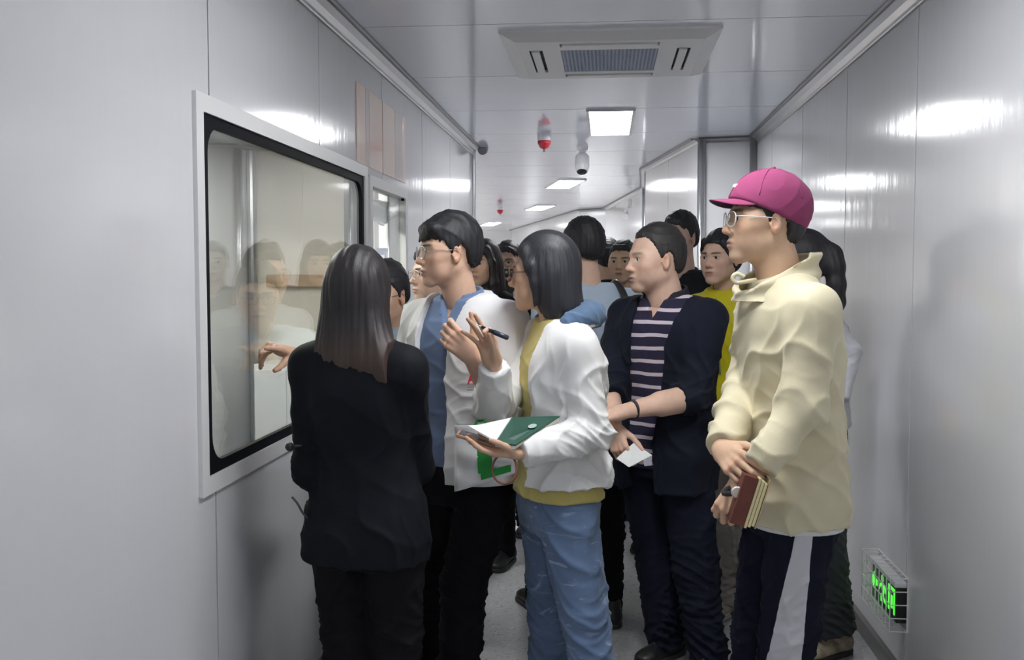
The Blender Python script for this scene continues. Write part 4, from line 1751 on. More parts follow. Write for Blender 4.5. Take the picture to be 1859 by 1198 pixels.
C_SHOEB = mat('shoe_black', (0.015, 0.015, 0.017), 0.4)
C_SHOEW = mat('shoe_cream', (0.55, 0.50, 0.40), 0.6, var=0.1, vscale=40)
C_SOLEW = mat('sole_white', (0.62, 0.60, 0.56), 0.6)
C_SOLEB = mat('sole_black', (0.03, 0.03, 0.03), 0.6)
C_LIGHTP = cloth('light_trousers', (0.40, 0.37, 0.33), var=0.06)


def denim():
    m = cloth('denim', (0.13, 0.195, 0.32), var=0.22, vscale=9)
    nt = m.node_tree
    b = nt.nodes['Principled BSDF']
    src = b.inputs['Base Color'].links[0].from_socket
    tc = nt.nodes.new('ShaderNodeTexCoord')
    mp = nt.nodes.new('ShaderNodeMapping')
    mp.inputs['Scale'].default_value = (5, 5, 16)
    mp.inputs['Rotation'].default_value = (0.3, 0.4, 0)
    n = nt.nodes.new('ShaderNodeTexNoise')
    n.inputs['Scale'].default_value = 2.2
    n.inputs['Distortion'].default_value = 1.2
    nt.links.new(tc.outputs['Object'], mp.inputs['Vector'])
    nt.links.new(mp.outputs['Vector'], n.inputs['Vector'])
    cr = nt.nodes.new('ShaderNodeValToRGB')
    cr.color_ramp.elements[0].position = 0.60
    cr.color_ramp.elements[1].position = 0.76
    nt.links.new(n.outputs['Fac'], cr.inputs['Fac'])
    mx = nt.nodes.new('ShaderNodeMix')
    mx.data_type = 'RGBA'
    nt.links.new(cr.outputs['Color'], mx.inputs[0])
    nt.links.new(src, mx.inputs[6])
    mx.inputs[7].default_value = (0.34, 0.43, 0.57, 1)
    nt.links.new(mx.outputs[2], b.inputs['Base Color'])
    return m


def stripes():
    m = cloth('striped_polo', (0.020, 0.018, 0.045), var=0.1)
    nt = m.node_tree
    b = nt.nodes['Principled BSDF']
    src = b.inputs['Base Color'].links[0].from_socket
    tc = nt.nodes.new('ShaderNodeTexCoord')
    sp = nt.nodes.new('ShaderNodeSeparateXYZ')
    nt.links.new(tc.outputs['Object'], sp.inputs[0])
    n = nt.nodes.new('ShaderNodeTexNoise')
    n.inputs['Scale'].default_value = 9
    nt.links.new(tc.outputs['Object'], n.inputs['Vector'])
    ad = nt.nodes.new('ShaderNodeMath')
    ad.operation = 'MULTIPLY_ADD'
    ad.inputs[1].default_value = 0.012
    nt.links.new(n.outputs['Fac'], ad.inputs[0])
    nt.links.new(sp.outputs['Z'], ad.inputs[2])
    mo = nt.nodes.new('ShaderNodeMath')
    mo.operation = 'PINGPONG'
    mo.inputs[1].default_value = 0.0245
    nt.links.new(ad.outputs[0], mo.inputs[0])
    lt = nt.nodes.new('ShaderNodeMath')
    lt.operation = 'LESS_THAN'
    lt.inputs[1].default_value = 0.0068
    nt.links.new(mo.outputs[0], lt.inputs[0])
    mx = nt.nodes.new('ShaderNodeMix')
    mx.data_type = 'RGBA'
    nt.links.new(lt.outputs[0], mx.inputs[0])
    nt.links.new(src, mx.inputs[6])
    mx.inputs[7].default_value = (0.60, 0.52, 0.58, 1)
    nt.links.new(mx.outputs[2], b.inputs['Base Color'])
    return m


def side_panel(base, A, B, C, D, Y0, Y1):
    """trouser cloth with a white outer-seam panel: |x - (A + B z)| < C + D z on the side y < Y0 + Y1 z"""
    m = cloth('panelled_trousers', base, var=0.15, sheen=0.0, spec=0.2)
    nt = m.node_tree
    b = nt.nodes['Principled BSDF']
    src = b.inputs['Base Color'].links[0].from_socket
    tc = nt.nodes.new('ShaderNodeTexCoord')
    sp = nt.nodes.new('ShaderNodeSeparateXYZ')
    nt.links.new(tc.outputs['Object'], sp.inputs[0])

    def mth(op, *q):
        n = nt.nodes.new('ShaderNodeMath')
        n.operation = op
        for i, v in enumerate(q):
            if isinstance(v, (int, float)):
                n.inputs[i].default_value = v
            else:
                nt.links.new(v, n.inputs[i])
        return n.outputs[0]
    x, y, z = sp.outputs
    dx = mth('ABSOLUTE', mth('SUBTRACT', x, mth('MULTIPLY_ADD', z, B, A)))
    c1 = mth('LESS_THAN', dx, mth('MULTIPLY_ADD', z, D, C))
    c2 = mth('LESS_THAN', y, mth('MULTIPLY_ADD', z, Y1, Y0))
    fac = mth('MULTIPLY', c1, c2)
    mx = nt.nodes.new('ShaderNodeMix')
    mx.data_type = 'RGBA'
    nt.links.new(fac, mx.inputs[0])
    nt.links.new(src, mx.inputs[6])
    mx.inputs[7].default_value = (0.60, 0.60, 0.63, 1)
    nt.links.new(mx.outputs[2], b.inputs['Base Color'])
    return m


M_FRAMEG = mat('frame_silver', (0.55, 0.52, 0.5), 0.25, metal=0.9)
M_FRAMEB = mat('frame_brown', (0.10, 0.07, 0.05), 0.3)
M_FRAMEW = mat('frame_white', (0.75, 0.75, 0.75), 0.3)


# ---- woman in the black suit, seen from behind
def woman_suit():
    p = Person('woman in a black suit with long dark hair, seen from behind',
               (655, 531, 2.78), -15, (664, 760, 2.80), -12, 'f', bw=1.0, sw=0.148)
    p.set_arm(-1, W(563, 858, 2.78), W(596, 815, 2.98))
    p.set_arm(1, W(758, 850, 2.86), W(716, 830, 3.06))
    for sd, px in ((-1, 632), (1, 718)):
        k = W(px, 1140, 2.82)
        p.set_leg(sd, k, np.array([*W(px + (4 if sd < 0 else -6), 1198, 2.82)[:2], 0]))
    p.trousers(C_BLKT, rads=(0.092, 0.078, 0.075))
    p.top('jacket', C_BLK, 0.725, 0.020, flare=0.016, rads=(0.056, 0.049, 0.042), amp=0.0065, freq=22, armfold=0.007)
    q = MB()
    p.add_hand(-1, curls=[60, 60, 60, 60])
    p.add_hand(1, curls=[50, 50, 50, 50])
    p.body()

    def long(F):
        zs = [-0.245, -0.225, -0.19, -0.15, -0.10, -0.05, 0.00, 0.05, 0.10]
        F.loft(zs, [0.050, 0.044, 0.032, 0.016, 0.004, 0, 0, 0, 0], [-0.080, -0.078, -0.072, -0.062, -0.048, -0.034, -0.026, -0.022, -0.02],
               [0.090, 0.130, 0.136, 0.124, 0.106, 0.096, 0.088, 0.074, 0.03], [0.020, 0.036, 0.052, 0.062, 0.070, 0.080, 0.086, 0.080, 0.03], (0, 1), 0.03)
    p.hair('long', hair_mat('long_brown', (0.018, 0.015, 0.017), 0.5, (0.060, 0.037, 0.029), 1.30, 1.43), 1.1, long, lo=(-0.17, -0.17, -0.27), amp=0.0016, n=38)
    p.shoes(C_SHOEB, C_SOLEB)
    # clip microphone with a foam ball and its cord
    c = W(526, 811, 2.72)
    mic = empty('microphone', c, 'small black foam-headed microphone beside the elbow of the woman in the suit', 'microphone')
    MB().lathe([(0.004, -0.0125), (0.010, -0.009), (0.0135, 0.0), (0.010, 0.009), (0.004, 0.0125)], 14, frame_M(c, (1, 0, 0), (0, 1, 0), (0, 0, 1))).build('foam_ball', M_BLACK, mic, smooth=True)
    MB().tube([c + (0.01, 0, 0.001), c + (0.05, 0.03, 0.002), c + (0.09, 0.07, 0.005)], 0.0035).build('stem', M_BLACK, mic, smooth=True)
    P = [W(530, 902, 2.70), W(540, 914, 2.70), W(549, 930, 2.71), W(560, 941, 2.73), W(574, 945, 2.78), W(590, 945, 2.84)]
    cord = MB().tube(spline(P), 0.0035, 8).build('cord', mat('cord_dark', (0.06, 0.06, 0.065), 0.5), org=P[3], smooth=True)
    tag(cord, 'thin dark cord curving out beside the black jacket of the woman in the suit', 'cord')


woman_suit()


# ---- man in the white jacket and blue polo
def man_white():
    p = Person('young man with glasses in a white jacket over a blue polo, facing the window',
               (813, 457, 3.30), 116, (845, 640, 3.36), 150, 'm', hp=dict(skin=(0.60, 0.39, 0.28), gaze=(0.15, 1, 0)))
    p.set_arm(-1, W(910, 745, 3.16), W(858, 648, 3.00))
    p.set_arm(1, W(728, 760, 3.48), W(702, 868, 3.36))
    p.set_leg(-1, W(842, 1060, 3.30), np.array([*W(828, 1198, 3.30)[:2], 0]))
    p.set_leg(1, W(790, 1060, 3.52), np.array([*W(745, 1198, 3.55)[:2], 0]))
    p.trousers(C_BLKT, rads=(0.098, 0.080, 0.072))
    p.top('polo_shirt', C_BLUE, 0.90, 0.008, {-1: -0.3, 1: -0.3}, rads=(0.048, 0.046, 0.04), sh_r=0.048, amp=0.005, vneck=(0.085, 0.030), freq=26)
    z = [0.8, 1.0, 1.2, 1.36, 1.45, 1.52]
    p.top('jacket', C_WHITE, 0.855, 0.034, {-1: 0.42, 1: 1.0}, rads=(0.070, 0.066, 0.052), flare=0.018,
          open=(z, [-0.045, -0.030, -0.030, -0.055, -0.075, -0.10], [0.095, 0.095, 0.095, 0.095, 0.095, 0.10]), neck=0.842, amp=0.010, freq=22, armfold=0.008)
    p.collar(C_BLUE, r=0.074, ht=0.040, gap=0.036)
    p.roll(C_WHITE, 'jacket_collar', 0.100, 0.090, 0.024, 1.9, -0.018, 0.028, fs=0.9)
    info = p.add_hand(-1, d=W(806, 600, 2.96) - W(858, 648, 3.00), back=(0.30, -0.9, -0.25), curls=[(38, 60, 40), (50, 66, 45), (56, 70, 45), (60, 70, 45)], thumb=((0.72, 0.62, -0.15), 10))
    p.add_hand(1)
    p.body()
    glasses(p.M, p.root, M_FRAMEG, (0.0240, 0.0200), 0.0011, rnd=2.3)
    p.hair('fringe', None, 1.3, amp=0.0012)
    p.shoes(C_SHOEB, C_SOLEB)
    # small printed emblem on the jacket front: red letter mark over grey bars
    c = W(855, 690, 3.14)
    e = MB()

    def at(dx, dz):
        return W(855 + dx, 690 + dz, 3.128)
    A = [(-7, 8), (-2, -9), (2, -9), (7, 8), (4, 8), (2, 2), (-2, 2), (-4, 8)]
    bad = MB().prism([at(*q) for q in A], (0, 0.003, 0)).build('chest_emblem', M_RED, p.root)
    for k in range(2):
        MB().prism([at(-7, 11 + 5 * k), at(7, 11 + 5 * k), at(7, 14 + 5 * k), at(-7, 14 + 5 * k)], (0, 0.003, 0)).build('emblem_bar', M_GREY, bad)


man_white()


# ---- woman in yellow T-shirt and white hoodie, with notebook, phone and pen
def woman_yellow():
    p = Person('woman in a yellow T-shirt and white hooded jacket, holding an open notebook',
               (985, 496, 3.12), 80, (1013, 750, 3.16), 112, 'f', bw=1.05, bd=1.02, hp=dict(skin=(0.55, 0.36, 0.25)))
    p.set_arm(-1, W(1078, 785, 2.98), W(946, 822, 2.86))
    p.set_arm(1, W(898, 742, 3.10), W(897, 664, 2.96))
    kn, kf = W(1060, 1110, 3.06), W(1000, 1110, 3.26)
    p.set_leg(-1, kn, extrap(kn, W(1074, 1198, 3.05), 0.0))
    p.set_leg(1, kf, extrap(kf, W(998, 1198, 3.26), 0.0))
    p.trousers(denim(), rads=(0.096, 0.075, 0.060), amp=0.009, freq=30, waist=0.585)
    p.top('t_shirt', C_YEL, 0.848, 0.005, {-1: -0.3, 1: -0.3}, rads=(0.046, 0.044, 0.04), sh_r=0.045, flare=0.012, amp=0.006, freq=22, neck=0.836)
    p.collar(C_YEL, r=0.062, ht=0.012, gap=-1, name='neckband', th=0.010, pts=False, tilt=0.30, drop=0.006)
    z = [0.8, 1.0, 1.2, 1.34, 1.42, 1.46]
    p.top('hooded_jacket', C_WHITE2, 0.895, 0.034, {-1: 1.0, 1: 1.0}, rads=(0.064, 0.060, 0.044), flare=0.02,
          open=(z, [-0.115, -0.10, -0.10, -0.095, -0.085, -0.09], [0.12, 0.12, 0.12, 0.11, 0.10, 0.10]), wmin=-0.005, amp=0.011, freq=22, armfold=0.011, neck=0.832)
    # hood lying on the shoulders: blue denim lining with a pale rim
    hd, pts = p.roll(cloth('hood_blue', (0.085, 0.14, 0.23), var=0.3, vscale=10), 'hood', 0.120, 0.108, 0.040, 1.55, 0.008, 0.022, fold=0.006, front=0.006, fs=0.8)
    rim = [q + nrm(np.array([*(q - p.nb)[:2], 0])) * 0.030 + np.array([0, 0, -0.020]) for q in pts]
    MB().tube(rim, 0.009, 8).build('hood_rim', C_WHITE2, hd, smooth=True)
    MB().tube([W(991, 880, 3.02), W(989, 895, 3.02), W(988, 908, 3.02)], 0.0025, 6).build('draw_cord', C_WHITE2, p.root, smooth=True)
    hr = p.add_hand(1, d=W(871, 585, 2.93) - W(897, 664, 2.96), back=(0.35, 0.92, 0.1), curls=[(24, 42, 28), (6, 8, 6), (2, 8, 8), (4, 10, 8)], spread=(10, -4, -14, -34), thumb=((0.24, 0.95, -0.38), 20))
    hl = p.add_hand(-1, d=W(872, 815, 2.84) - W(946, 822, 2.86), back=(0.05, 0.25, -1), curls=[16, 14, 14, 20], thumb=((0.42, 0.72, -0.60), 25))
    p.body()
    glasses(p.M, p.root, M_FRAMEB, (0.0245, 0.0215), 0.0016, rnd=2.4)

    def bob(F):
        zs = [-0.165, -0.145, -0.11, -0.06, -0.02, 0.03, 0.09]
        F.loft(zs, 0.0, [-0.075, -0.070, -0.060, -0.048, -0.036, -0.026, -0.02], [0.060, 0.076, 0.088, 0.091, 0.091, 0.080, 0.03], [0.034, 0.056, 0.070, 0.076, 0.080, 0.080, 0.03], (0, 1), 0.03)
        for sx in (-1, 1):
            F.chain([(sx * 0.058, 0.046, 0.07), (sx * 0.076, 0.022, 0.02), (sx * 0.080, 0.008, -0.03), (sx * 0.074, 0.008, -0.10)], [0.016, 0.013, 0.009, 0.004], 0.02)
    p.hair('bob', hair_mat('bob_black', (0.018, 0.019, 0.024), 0.5), 1.1, bob, lo=(-0.15, -0.18, -0.2), amp=0.0011, n=50)
    P = tf(p.M, [(-0.02, -0.125, -0.135), (-0.025, -0.150, -0.125), (-0.02, -0.165, -0.145), (-0.02, -0.155, -0.175), (-0.02, -0.13, -0.17)])
    MB().tube(spline(P), 0.006, 8).build('hair_tie', M_BLACK, p.root, smooth=True)
    p.shoes(C_SHOEW, C_SOLEW)
    # pen between thumb and index finger
    a, b = W(874, 593, 2.885), W(923, 614, 2.90)
    d = nrm(b - a)
    pen = empty('pen', a, 'dark pen gripped in the raised hand of the woman with the notebook', 'pen')
    MB().tube([a + (b - a) * 0.45, b - d * 0.004, b], [0.0075, 0.0075, 0.005], 12).build('barrel', mat('pen_dark', (0.03, 0.035, 0.06), 0.35), pen, smooth=True)
    MB().tube([a, a + (b - a) * 0.45], [0.004, 0.006], 12).build('grip', M_BLACK, pen, smooth=True)
    MB().tube([a - d * 0.012, a], [0.001, 0.0035], 8).build('tip', M_ALU, pen, smooth=True)
    # open notebook with a dark green cover
    A, B_, C_, D_ = W(900, 803, 2.80), W(930, 757, 2.93), W(1016, 755, 2.95), W(936, 807, 2.81)
    nb = empty('notebook', A, 'open notebook with a dark green cover resting on the forearm of the woman in yellow', 'notebook')
    up = np.array([0, 0, 1.0])
    cov = MB().prism([A, D_, C_, B_], up * -0.004).build('cover', mat('green_cover', (0.012, 0.075, 0.050), 0.45), nb)
    n = nrm(np.cross(D_ - A, B_ - A))
    n = n if n[1] < 0 else -n
    cc = A * 0.45 + C_ * 0.55 + (B_ - A) * 0.05
    e1 = nrm(C_ - B_)
    e2 = nrm(B_ - A)
    ring = [cc + 0.0125 * (math.cos(t) * e1 + math.sin(t) * e2) + n * 0.001 for t in np.linspace(0, 2 * math.pi, 20)[:-1]]
    MB().prism(ring, n * 0.0004).build('round_emblem', mat('emblem_pale', (0.35, 0.48, 0.42), 0.5), cov)
    off = np.array([-0.002, 0.002, -0.005])
    MB().prism([A + off, D_ + off, C_ + off, B_ + off], np.array([0, 0, -0.0085])).build('page_block', mat('paper_cream', (0.74, 0.72, 0.62), 0.7), nb)
    E = [W(849, 772, 2.82), W(921, 768, 2.96), B_ + up * 0.004, A + up * 0.004]
    MB().prism([E[0], E[3], E[2], E[1]], up * -0.005).build('open_page', mat('paper_white', (0.76, 0.77, 0.76), 0.7), nb)
    # phone in a tan case under the notebook
    P0, P1, P2, P3 = W(828, 788, 2.84), W(846, 781, 2.92), W(892, 798, 2.92), W(888, 805, 2.84)
    ph = empty('phone', P0, 'phone in a tan case held under the open notebook', 'phone')
    u = nrm(P3 - P0)
    v = nrm((P1 - P0) - u * ((P1 - P0) @ u))
    w = np.cross(u, v)
    w = w if w[2] > 0 else -w
    M = frame_M(P0, u, v, w)
    L = np.linalg.norm(P3 - P0)
    MB().bevbox((0, 0, -0.010), (L + 0.03, 0.072, 0), 0.003, M).build('case', mat('case_tan', (0.38, 0.22, 0.13), 0.5), ph)
    MB().box((0.006, 0.005, 0), (L + 0.024, 0.067, 0.0008), M).build('screen', mat('screen_dark', (0.09, 0.08, 0.10), 0.08), ph)
    c = W(916, 851, 2.83)
    ring = [c + np.array([0.036 * math.cos(t), 0.012 * math.sin(t), 0.041 * math.sin(t)]) for t in np.linspace(0, 2 * math.pi, 29)[:-1]]
    MB().tube(ring, 0.0034, 8, closed=True).build('wrist_ring', mat('ring_brown', (0.20, 0.075, 0.045), 0.4), ph, smooth=True)
    MB().tube([c + (-0.006, 0, 0.041), W(905, 822, 2.84), W(889, 806, 2.86)], 0.003, 6).build('strap', mat('ring_brown'), ph, smooth=True)
    # white tote bag with green bands hanging from the arm
    T = [W(826, 772, 3.02), W(932, 772, 2.98), W(938, 858, 2.97), W(826, 892, 3.00)]
    tote = empty('tote_bag', T[3], 'white cloth tote bag with green bands hanging below the phone', 'bag')

    def sheet(q, n=16, th=0.03, amp=0.004):
        V = []
        for i in range(n + 1):
            for j in range(n + 1):
                a, b = i / n, j / n
                pp = (q[0] * (1 - a) + q[1] * a) * (1 - b) + (q[3] * (1 - a) + q[2] * a) * b
                bul = math.sin(math.pi * a) * math.sin(math.pi * b)
                V.append(pp + np.array([0, -th * bul + amp * math.sin(9 * a + 4 * b) + amp * math.sin(13 * b - 5 * a), 0]))
        F = [(i * (n + 1) + j, (i + 1) * (n + 1) + j, (i + 1) * (n + 1) + j + 1, i * (n + 1) + j + 1) for i in range(n) for j in range(n)]
        return V, F
    V, F = sheet(T)
    o = mobj('front', V, F, C_WHITE2, tote, smooth=True)
    o.modifiers.new('t', 'SOLIDIFY').thickness = 0.003
    T2 = [q + np.array([0.0, 0.05, 0]) for q in T]
    V, F = sheet(T2, 10, -0.01)
    mobj('back', V, F, C_WHITE2, tote, smooth=True).modifiers.new('t', 'SOLIDIFY').thickness = 0.003
    gm = cloth('tote_green', (0.03, 0.30, 0.06))

    def bl(a, b):
        pp = (T[0] * (1 - a) + T[1] * a) * (1 - b) + (T[3] * (1 - a) + T[2] * a) * b
        return pp + np.array([0, -0.03 * math.sin(math.pi * a) * math.sin(math.pi * b) - 0.009, 0])
    for a0, a1, b0, b1 in ((0.40, 0.64, 0.30, 0.80), (0.44, 0.92, 0.78, 0.93)):
        V, F = [], []
        for i in range(7):
            for j in range(7):
                V.append(bl(a0 + (a1 - a0) * i / 6, b0 + (b1 - b0) * j / 6))
        F = [(i * 7 + j, (i + 1) * 7 + j, (i + 1) * 7 + j + 1, i * 7 + j + 1) for i in range(6) for j in range(6)]
        mobj('green_band', V, F, gm, tote, smooth=True)
    MB().tube([T[0] * 0.65 + T[1] * 0.35, W(866, 764, 3.03), W(880, 762, 3.03), T[0] * 0.45 + T[1] * 0.55], 0.005, 8).build('handle', gm, tote, smooth=True)


woman_yellow()


# ---- heavy-set man in the navy jacket and striped polo
def man_navy():
    p = Person('stocky short-haired man in a navy jacket and striped polo with his arms folded low',
               (1188, 471, 3.86), 113, (1207, 700, 3.92), 146, 'm', bw=1.06, bd=1.16, hs=1.08, hp=dict(skin=(0.60, 0.40, 0.30), jaw=1.10, wide=1.03, neck=0.062, stub=0.25, brow=0.6))
    p.set_arm(-1, W(1256, 722, 3.72), W(1136, 746, 3.60))
    p.set_arm(1, W(1106, 705, 3.84), W(1116, 775, 3.64))
    kr, kl = W(1196, 1030, 3.98), W(1262, 1030, 3.84)
    p.set_leg(1, kr, extrap(kr, W(1208, 1165, 3.98), 0.0))
    p.set_leg(-1, kl, extrap(kl, W(1283, 1170, 3.84), 0.0))
    p.trousers(C_NAVY, rads=(0.108, 0.086, 0.074), amp=0.009)
    p.top('polo_shirt', stripes(), 0.80, 0.010, {-1: -0.3, 1: -0.3}, rads=(0.048, 0.046, 0.04), sh_r=0.048, amp=0.003, vneck=(0.085, 0.040), freq=26)
    z = [0.7, 0.9, 1.1, 1.3, 1.42, 1.50]
    p.top('jacket', C_NAVYJ, 0.715, 0.030, {-1: 0.22, 1: 0.30}, rads=(0.072, 0.066, 0.056), flare=0.018,
          open=(z, [-0.05, -0.05, -0.065, -0.09, -0.115, -0.12], [0.085, 0.08, 0.075, 0.065, 0.07, 0.09]), neck=0.835, amp=0.010, freq=20, armfold=0.008)
    p.collar(mat('cloth_collar_navy', (0.010, 0.010, 0.022), 0.85), r=0.086, ht=0.046, gap=0.044)
    p.add_hand(-1, curls=[50, 55, 60, 60], back=(0.1, -0.4, 0.9), rw=0.030, re=0.050)
    info = p.add_hand(1, d=W(1130, 840, 3.58) - W(1116, 775, 3.64), back=(-0.5, -0.8, 0.1), curls=[(30, 35, 25), (34, 40, 25), (38, 42, 25), (40, 40, 25)], thumb=((0.6, 0.75, -0.4), 30))
    p.body()
    p.hair('receding', M_HAIRG, 0.85, amp=0.0009)
    p.shoes(C_SHOEB, C_SOLEB)
    wr = p.arms[-1][2]
    ax = nrm(p.arms[-1][2] - p.arms[-1][1])
    u = nrm(np.cross(ax, (0, 0, 1)))
    v = np.cross(u, ax)
    wt = MB().tube([wr - ax * 0.035 + 0.031 * (math.cos(t) * u + math.sin(t) * v) for t in np.linspace(0, 2 * math.pi, 25)[:-1]], 0.006, 6, closed=True).build('wristwatch', M_BLACK, p.root, smooth=True)
    # folded paper in the lower hand
    q = [W(1119, 832, 3.56), W(1142, 848, 3.54), W(1184, 826, 3.58), W(1150, 804, 3.60)]
    pa = empty('paper', q[0], 'folded white paper sheet in the hand of the man in the navy jacket', 'paper')
    MB().prism(q, (0, 0.0015, -0.001)).build('sheet', mat('paper_white'), pa)
    q2 = [q[1] * 0.4 + q[2] * 0.6, W(1170, 846, 3.57), W(1183, 845, 3.585), q[2]]
    MB().prism(q2, (0, 0.0015, 0.001)).build('folded_flap', mat('paper_grey', (0.55, 0.56, 0.60), 0.7), pa)


man_navy()


# ---- man with the magenta cap and beige shell jacket
def man_cap():
    p = Person('tall man in a magenta baseball cap and long beige jacket standing by the right wall',
               (1387, 401, 2.86), 99, (1436, 700, 2.92), 101, 'm', pitch=4, bd=0.94, hs=1.05, hp=dict(skin=(0.56, 0.37, 0.25), stub=0.2, jaw=0.95, neck=0.058))
    p.set_arm(-1, W(1452, 745, 2.68), W(1378, 850, 2.64))
    p.set_arm(1, W(1352, 705, 3.00), W(1309, 815, 2.74))
    kn, kf = W(1432, 1150, 2.82), W(1378, 1150, 3.02)
    p.set_leg(-1, kn, extrap(kn, W(1424, 1198, 2.82), 0.0))
    p.set_leg(1, kf, extrap(kf, W(1372, 1198, 3.02), 0.0))
    hip, kk, ft = p.legs[-1]

    B_ = (hip[0] - ft[0]) / hip[2]
    Yb = (hip[1] - ft[1]) / hip[2]
    o_ = p.org
    p.trousers(side_panel((0.008, 0.010, 0.022), ft[0] - o_[0] - 0.006, B_, 0.072, -0.058, ft[1] - o_[1] - 0.002, Yb), rads=(0.098, 0.080, 0.076), amp=0.009)
    p.top('jacket', C_BEIGE, 0.842, 0.022, {-1: 0.97, 1: 0.97}, rads=(0.070, 0.064, 0.048), flare=0.012, amp=0.0115, freq=18, neck=0.84, armfold=0.007, sh_r=0.064, drop=0.01, dirs=[(1, 0.3, 0.25), (0.8, -0.5, -0.35), (0.5, 0.4, 0.7)])
    c = p.nb
    f, r = p.fwd, p.rgt
    # white inner layer just below the hem
    p.top('undershirt', cloth('undershirt', (0.72, 0.72, 0.70)), 0.832, 0.012, {}, flare=0.012, neck=0.468, h=0.006, amp=0.001)
    # tall funnel collar, higher behind, with a toggle loop in front
    F = Field(c - np.array([0.19, 0.19, 0.09]), c + np.array([0.19, 0.19, 0.15]), 0.005)

    def band(X, Y, Z):
        U = (X - c[0]) * r[0] + (Y - c[1]) * r[1]
        Wd = (X - c[0]) * f[0] + (Y - c[1]) * f[1]
        zz = Z - c[2]
        rad = np.sqrt((U * 1.06) ** 2 + ((Wd - 0.010) * 0.86) ** 2)
        rr = 0.098 - 0.16 * np.clip(zz, -0.05, 0.05) + 0.10 * np.clip(zz - 0.035, 0, 1)
        d = np.abs(rad - rr - 0.004 * np.sin(zz * 130 + Wd * 25)) - 0.008
        ztop = 0.058 - 0.55 * Wd + 0.015 * np.sin(U * 30)
        ztop = np.where(Wd < -0.05, 0.085 - 0.1 * (Wd + 0.05), np.minimum(ztop, 0.09))
        d = np.maximum(d, np.maximum(zz - ztop, -0.05 - zz))
        return d
    X, Y, Z = F.ax[0][:, None, None], F.ax[1][None, :, None], F.ax[2][None, None, :]
    F.v[...] = np.clip(band(X, Y, Z), -1, 1)
    V, Q = F.mesh(2)
    V = folds(V, Q, 0.004, 45, 8, dirs=[(0.2, 0.1, 1), (-0.3, 0.3, 1)])
    mobj('collar', V, Q, C_BEIGE, p.root, smooth=True)
    L = [W(1352, 503, 2.80), W(1338, 497, 2.80), W(1330, 504, 2.80), W(1336, 513, 2.80), W(1354, 511, 2.80), W(1372, 508, 2.82)]
    MB().tube(spline(L), 0.006, 8).build('collar_loop', C_BEIGE, p.root, smooth=True)
    # placket ridge and hem band
    info = p.add_hand(1, d=W(1352, 858, 2.60) - W(1309, 815, 2.74), back=(-0.45, -0.85, 0.3), curls=[(30, 40, 25), (34, 45, 25), (38, 48, 25), (40, 48, 25)], thumb=((0.55, 0.80, -0.15), 45), rw=0.029, scale=1.06)
    wr = W(1352, 872, 2.66)
    E = p.arms[-1][1]
    p.arms[-1] = (p.arms[-1][0], E, wr)
    p.add_hand(-1, d=(-0.50, -0.05, -0.86), back=(-0.55, -0.80, 0.25), curls=[(45, 70, 45), (50, 75, 45), (55, 75, 45), (58, 75, 45)], thumb=((0.4, 0.8, -0.5), 45), rw=0.029, scale=1.04)
    p.body()
    glasses(p.M, p.root, M_FRAMEW, (0.0250, 0.0195), 0.0015, rnd=2.6)
    p.hair('under_cap', None, 0.7, amp=0.0009)
    # cap: crown, brim, button, front mark
    Mh = p.M
    F = Field((-0.13, -0.15, -0.06), (0.13, 0.14, 0.16), 0.0045)
    F.ell((0, -0.014, 0.036), (0.094, 0.116, 0.104))
    F.plane((0, 0.09, 0.050), (0, 0.36, -1), 0.004)
    F.plane((0, -0.125, 0.0), (0, -0.94, -0.25), 0.02)
    V, Q = F.mesh(2)
    V = folds(V, Q, 0.0016, 50, 4)
    cr = mobj('cap', tf(Mh, V), Q, C_MAG, p.root, smooth=True)
    for k in range(3):
        P = []
        a = math.radians(k * 60 + 0)
        for t in np.linspace(-1.35, 1.35, 25):
            q_ = np.array([math.sin(t) * math.sin(a) * 0.0945, -0.014 + math.sin(t) * math.cos(a) * 0.1165, 0.036 + math.cos(t) * 0.1045])
            if q_[2] > 0.035:
                P.append(q_)
        MB().tube(tf(Mh, P), 0.0012, 5).build('cap_seam', C_MAG, cr, smooth=True)
    MB().lathe([(0.008, 0), (0.006, 0.005), (0.002, 0.007)], 12, Mh @ frame_M((0, -0.014, 0.139), (1, 0, 0), (0, 1, 0), (0, 0, 1))).build('cap_button', C_MAG, cr, smooth=True)
    V, F_ = [], []
    nu, nv = 24, 8
    for lay in (0, 1):
        for i in range(nu + 1):
            t = math.radians(-62 + 124 * i / nu)
            for j in range(nv + 1):
                s_ = j / nv
                tp = max(0.0, (math.cos(t) - math.cos(math.radians(62.5))) / (1 - math.cos(math.radians(62.5)))) ** 0.6
                rx, ry = 0.088 + 0.004 * s_ * tp, 0.100 + 0.066 * s_ * tp
                x, y = rx * math.sin(t), -0.014 + ry * math.cos(t)
                z = 0.054 - 0.10 * max(0, y - 0.075) - 6.5 * (x ** 2) * (0.25 + 0.75 * s_ * tp) - 0.003 * lay
                V.append((x, y, z))
    o1 = (nu + 1) * (nv + 1)
    fm = []
    for i in range(nu):
        for j in range(nv):
            a, b, c_, d_ = i * (nv + 1) + j, (i + 1) * (nv + 1) + j, (i + 1) * (nv + 1) + j + 1, i * (nv + 1) + j + 1
            F_ += [(a, b, c_, d_)[::-1], (o1 + a, o1 + b, o1 + c_, o1 + d_)]
            fm += [0, 1]
    for i in range(nu):
        a, b = i * (nv + 1) + nv, (i + 1) * (nv + 1) + nv
        F_.append((a, b, o1 + b, o1 + a)[::-1])
        fm.append(0)
    mobj('cap_brim', tf(Mh, V), F_, [C_MAG, C_MAGD], cr, smooth=True, fmat=fm)
    MB().bevbox((-0.014, 0.078, 0.080), (0.014, 0.0895, 0.092), 0.003, Mh).build('cap_mark', C_WHITE, cr)
